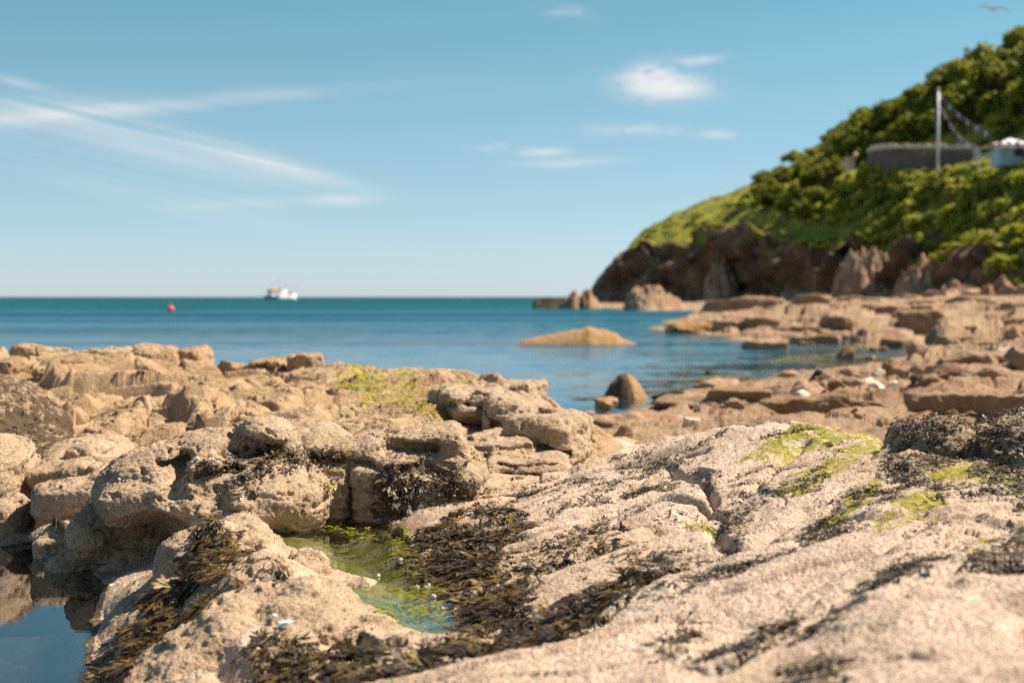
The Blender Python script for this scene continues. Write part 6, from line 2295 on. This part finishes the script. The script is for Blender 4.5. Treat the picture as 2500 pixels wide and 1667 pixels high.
# weed caught under the small ledges of the shelf
rs = np.random.RandomState(55)
ppos = np.stack([GROUND_V[:, 0], GROUND_V[:, 1], GROUND_V[:, 0] * 0], 1).astype(np.float32)
prob = np.clip(EDGE, 0, 1) * (fbm(ppos, 1.4, 3, seed=56) > .06) * (GROUND_V[:, 2] > .5) * (ppos[:, 0] > -1.2) / np.maximum(GROUND_V[:, 1], 4) ** .0
prob = np.where(GROUND_V[:, 1] < 13, prob, 0)
pick = rs.choice(len(prob), 5200, replace=False, p=prob / prob.sum())
Vo, To = [], []
for q in GROUND_V[pick]:
    pr = (SMALL if rs.rand() < .75 else WISPS)[rs.randint(6)]
    a_ = rs.uniform(0, 6.28)
    c, s = math.cos(a_), math.sin(a_)
    M = np.array([[c, s, 0], [-s, c, 0], [0, 0, .6]]) * rs.uniform(.5, 1.0)
    Vo.append(pr @ M + q + np.array([rs.normal() * .012, rs.normal() * .012, rs.uniform(0, .012)]))
    To.append(np.full(pr.shape[0] * 4, np.clip(rs.beta(1.5, 2.4), 0, 1)))
Vv = np.concatenate(Vo).reshape(-1, 3)
o = mesh_np('seaweed', Vv, np.arange(len(Vv)).reshape(-1, 4), M_WEED_DARK, {'tone': np.concatenate(To)}, smooth=False)
tag(o, 'short dark weed caught under the small ledges all over the rock shelf', 'seaweed', kind='stuff')
scatter('seaweed', 'thin lines of dark weed following the fine cracks of the right slab', crack_items, SMALL + WISPS, M_WEED_DARK, seed=19, flat=.5, size=(.5, .9))
scatter('seaweed', 'dark bladed weed smothering the boulders at the right edge of the photo', [
    ([(2010, 1075), (2050, 1010), (2120, 985), (2230, 1000), (2352, 950), (2500, 950), (2500, 1110), (2352, 1110), (2250, 1100), (2120, 1090)], 1.08, 2600, -.18),
    ([(2230, 1080), (2400, 1060), (2400, 1130), (2300, 1110)], 1.0, 1800, -.1)], SMALL, M_WEED_DARK, seed=15)
scatter('seaweed', 'thin dark weed on the rocks between the cracked block and the green tide pool', [
    ([(930, 1150), (1010, 1135), (1060, 1140), (1060, 1160), (980, 1165)], .60, 3200, -.1),
    ([(1110, 1150), (1200, 1145), (1220, 1165), (1150, 1175)], .56, 1500, -.1),
    ([(860, 1150), (890, 1100), (920, 1110), (910, 1170)], .66, 1800, -.1),
    ([(180, 985), (330, 980), (350, 1010), (220, 1000)], .66, 900, .05),
    ([(840, 975), (900, 950), (1040, 955), (1010, 980), (900, 990)], .82, 900, -.05),
    ([(0, 900), (80, 880), (170, 1000), (150, 1050), (60, 1040)], .95, 700, .1)], SMALL + WISPS, M_WEED_DARK, seed=17)


def scatter_face(name, label, poly, Yd, num, protos, mat, seed, tone=(0, 1)):
    """weed on a steep rock face, found by walking in from the front"""
    rs = np.random.RandomState(seed)
    px = np.array([q[0] for q in poly])
    py = np.array([q[1] for q in poly])
    Vo, To = [], []
    n_ = 0
    while n_ < num:
        dx, dy = rs.uniform(px.min(), px.max()), rs.uniform(py.min(), py.max())
        n_ += 1
        if not in_poly(np.array([dx]), np.array([dy]), poly)[0]:
            continue
        o_ = Vector(Q(dx, dy, Yd))
        h_ = NEAR_BVH.ray_cast(o_, Vector((rs.uniform(-.15, .15), 1, -.13)).normalized())
        if h_[0] is None or h_[0].y > Yd + 2.2:
            continue
        loc, nn = h_[0], h_[1]
        if nn.y > 0:
            nn = -nn
        t_ = Vector((rs.normal() * .5, -.2, -1))
        t_ = (t_ - nn * t_.dot(nn)).normalized()
        b_ = nn.cross(t_)
        pr = protos[rs.randint(len(protos))]
        M = np.array([t_[:], b_[:], nn[:]]) * rs.uniform(.7, 1.2)
        Vo.append(pr @ M + np.array(loc[:]))
        To.append(np.full(pr.shape[0] * 4, np.clip(rs.beta(1.5, 2.4) * (tone[1] - tone[0]) + tone[0], 0, 1)))
    if not Vo:
        return
    Vv = np.concatenate(Vo).reshape(-1, 3)
    o = mesh_np(name, Vv, np.arange(len(Vv)).reshape(-1, 4), mat, {'tone': np.concatenate(To)}, smooth=False)
    tag(o, label, 'seaweed', kind='stuff')


scatter_face('seaweed', 'brown weed tufted in the hollow of the large rounded boulder', [(550, 1035), (580, 1005), (660, 1010), (705, 1045), (690, 1060), (600, 1075), (560, 1075)], 8.6, 900, SMALL, M_WEED, 21, (.1, .9))
scatter_face('seaweed', 'dark weed round the knob on the large rounded boulder', [(400, 1050), (560, 1000), (560, 1080), (530, 1140), (480, 1130), (500, 1080), (420, 1085)], 8.6, 900, SMALL, M_WEED_DARK, 22)
scatter_face('seaweed', 'hanging weed on the face of the cracked rock block', [(860, 1060), (900, 1050), (935, 1120), (925, 1170), (880, 1170)], 9.0, 500, BLADES[:4] + SMALL, M_WEED_DARK, 23)
scatter_face('seaweed', 'weed in the lower hollow of the cracked rock block', [(950, 1080), (1010, 1060), (1080, 1110), (1100, 1150), (1000, 1130)], 9.0, 500, SMALL, M_WEED_DARK, 24)

scatter('green_algae', 'bright green algae lining the bed and edges of the tide pool', [
    ([(895, 1215), (950, 1255), (1010, 1330), (1050, 1390), (1070, 1450), (930, 1450), (870, 1400), (840, 1380), (960, 1340), (930, 1290), (870, 1240)], .455, 1500, .06),
    ([(690, 1200), (800, 1190), (880, 1220), (860, 1250), (760, 1215)], .455, 1500, .12)], WISPS + SMALL, M_ALGAE, cat='algae', seed=31, flat=.75, water=.452, size=(.6, 1.1))
scatter('green_algae', 'small clumps of bright green algae on the wet rock of the gully and the left bank', [
    ([(740, 1455), (800, 1445), (830, 1462), (770, 1475)], .5, 2500, -.1), ([(1200, 1140), (1130, 1138), (1060, 1135), (1080, 1148), (1180, 1150)], .55, 2500, -.1),
    ([(1555, 1200), (1640, 1215), (1700, 1222), (1640, 1228), (1560, 1212)], .74, 3400, -.1), ([(200, 1500), (240, 1490), (260, 1530), (220, 1545)], .2, 1500, 0), ([(20, 1190), (60, 1180), (60, 1210), (25, 1215)], .5, 1500, 0)],
    WISPS + SMALL, M_ALGAE, cat='algae', seed=33, size=(.5, .9))
scatter('green_algae', 'yellow green algae in streaks over the top of the right slab', [(p_, z_, 420, .16) for p_, z_, a_ in ALGAE_PATCHES], WISPS, M_ALGAE, cat='algae', seed=35, size=(.4, .8), flat=.5)
scatter('green_algae', 'vivid green weed mats on the ridge in front of the open sea', [
    ([(765, 880), (800, 858), (880, 870), (905, 895), (850, 902), (790, 895)], .92, 520, .10), ([(805, 945), (850, 905), (930, 900), (1060, 935), (1030, 968), (940, 955), (860, 960)], .86, 520, .10),
    ([(1020, 910), (1050, 893), (1085, 905), (1075, 920)], .86, 520, .10)], SMALL, M_ALGAE, cat='algae', seed=37, flat=.7)
# weed afloat in the inlet
rs = np.random.RandomState(41)
Vo, To = [], []
M_FLOATW = frond_mat('floating_weed', [(0, (0.09, 0.06, 0.015)), (.5, (0.20, 0.14, 0.03)), (1, (0.32, 0.24, 0.06))], .3, .1)
for poly, num in [([(1740, 835), (1850, 815), (2000, 808), (2160, 800), (2120, 815), (2040, 832), (1900, 842), (1800, 842)], 1500), ([(1780, 792), (1950, 792), (2130, 795), (2020, 806), (1850, 806)], 320),
                  ([(1620, 870), (1720, 858), (1840, 862), (1740, 874)], 220), ([(1340, 912), (1420, 905), (1420, 915), (1360, 918)], 40), ([(1480, 840), (1640, 835), (1600, 850), (1500, 850)], 40)]:
    pl = patch(poly, 0)
    xs, ys = [q[0] for q in pl], [q[1] for q in pl]
    x = rs.uniform(min(xs), max(xs), num * 6).astype(np.float32)
    y = rs.uniform(min(ys), max(ys), num * 6).astype(np.float32)
    ok = in_poly(x, y, pl) & (fbm(np.stack([x * .5, y * .35, x * 0], 1), 1.0, 3, seed=77) > .03)
    for xx, yv in list(zip(x[ok], y[ok]))[:num]:
        pr = BLADES[rs.randint(8)] * 3.2
        a_ = rs.uniform(0, 6.28)
        c, s = math.cos(a_), math.sin(a_)
        q = pr.copy()
        q[..., 0], q[..., 1], q[..., 2] = pr[..., 0] * c - pr[..., 1] * s, pr[..., 0] * s + pr[..., 1] * c, np.clip(pr[..., 2] * .12, -.02, .035)
        Vo.append(q + np.array([xx, yv, .012]))
        To.append(np.full(pr.shape[0] * 4, rs.rand()))
Vv = np.concatenate(Vo).reshape(-1, 3)
o = mesh_np('seaweed', Vv, np.arange(len(Vv)).reshape(-1, 4), M_FLOATW, {'tone': np.concatenate(To)}, smooth=False)
tag(o, 'olive weed afloat in the calm inlet across the bay', 'seaweed', kind='stuff')

# two white bits of litter on the tongue of rock
M_LITTER = plain('white_plastic', (0.86, 0.86, 0.87), .35, .03, 10)


def litter(dx, dy, z, ln, w0, w1, rz, tilt, label, stub):
    x, y, _ = P(dx, dy, z)
    loc, nn = drop(x, y)
    bm = bmesh.new()
    rings = []
    for i in range(7):
        t = i / 6
        w_ = w0 + (w1 - w0) * t ** .8
        rings.append([bm.verts.new((ln * (t - .5), w_ * a, .010 * (1 - a * a) * (1 + .4 * math.sin(t * 3)))) for a in (-1, -.5, 0, .5, 1)])
    for a, b_ in zip(rings[:-1], rings[1:]):
        for i in range(4):
            bm.faces.new((a[i], a[i + 1], b_[i + 1], b_[i]))
    if stub:
        vs = [bm.verts.new(v) for v in ((ln * .5, -w1 * .4, .002), (ln * .5, w1 * .4, .002), (ln * .72, w1 * .3, .006), (ln * .72, -w1 * .3, .006))]
        bm.faces.new(vs)
    r_ = bmesh.ops.extrude_face_region(bm, geom=bm.faces[:])
    bmesh.ops.translate(bm, verts=[v for v in r_['geom'] if isinstance(v, bmesh.types.BMVert)], vec=(0, 0, .003))
    o = mesh_bm('litter', bm, M_LITTER, smooth=True)
    o.location = (loc.x, loc.y, loc.z + .02)
    o.rotation_euler = (tilt, math.radians(-8), rz)
    tag(o, label, 'litter')


litter(632, 1400, .58, .075, .020, .008, math.radians(-62), .7, 'white flat scrap of plastic standing up on the tongue of rock, left of the other scrap', False)
litter(652, 1412, .57, .055, .017, .012, math.radians(8), .6, 'white scrap of plastic with a short stub lying at the edge of the brown weed', True)

# snails and pebbles by the pools, limpets on the boulders
M_SHELL = plain('shell', (0.55, 0.47, 0.38), .6, .25, 40)
SNAILS = [(982, 1330), (985, 1342), (978, 1347), (957, 1346), (1016, 1395), (1045, 1400), (1050, 1412), (1060, 1418), (1070, 1424), (868, 1320), (920, 1283), (948, 1240), (994, 1368), (850, 1172), (857, 1180)]
for i, (dx, dy) in enumerate(SNAILS):
    x, y, _ = P(dx, dy, .46)
    loc, nn = drop(x, y)
    zz = max(loc.z, .452)
    stone('pebble', (x, y, zz + .006), (.017, .014, .012), 2100 + i, M_SHELL, 'small pale periwinkle or pebble at the edge of the green tide pool', 'pebble', 'pebbles by the green tide pool', 3, .1, i * 1.3)
for i, (dx, dy, lab) in enumerate([(357, 1355, 'white pebble on the rock slope above the left pool'), (255, 1345, 'pale pebble at the foot of the dark hollow beside the left pool'), (447, 1560, 'pale pebble on the tongue of rock at the bottom left of the photo'), (710, 888, 'small white shell fragment on the ridge left of the green weed'), (1170, 978, 'small pale shell on the rough rock near the right end of the ridge')]):
    z_ = [.36, .22, .42, .9, .75][i]
    x, y, _ = P(dx, dy, z_)
    loc, nn = drop(x, y)
    s_ = .02 if i < 3 else .035
    stone('pebble', (x, y, loc.z + s_ * .3), (s_, s_ * .8, s_ * .6), 2200 + i, M_PALE, lab, 'pebble', None, 3, .2, i)
for (dx, dy, Y0) in [(400, 1052, 8.6), (372, 1067, 8.6), (335, 1150, 8.6), (350, 1157, 8.6), (415, 1060, 8.6), (700, 1200, 8.6), (860, 1185, 9.2), (240, 1100, 8.9), (250, 1105, 8.9), (590, 1000, 8.6), (475, 1180, 8.6), (520, 1150, 8.6)]:
    h_ = NEAR_BVH.ray_cast(Vector(Q(dx, dy, Y0)), Vector((0, 1, -.12)).normalized())
    if h_[0] is None:
        continue
    stone('limpet', h_[0], (.014, .014, .011), 2300 + dx, M_SHELL, 'small pale limpet clinging to the face of a barnacled boulder', 'limpet', 'limpets on the boulders', 3, .1, 0)
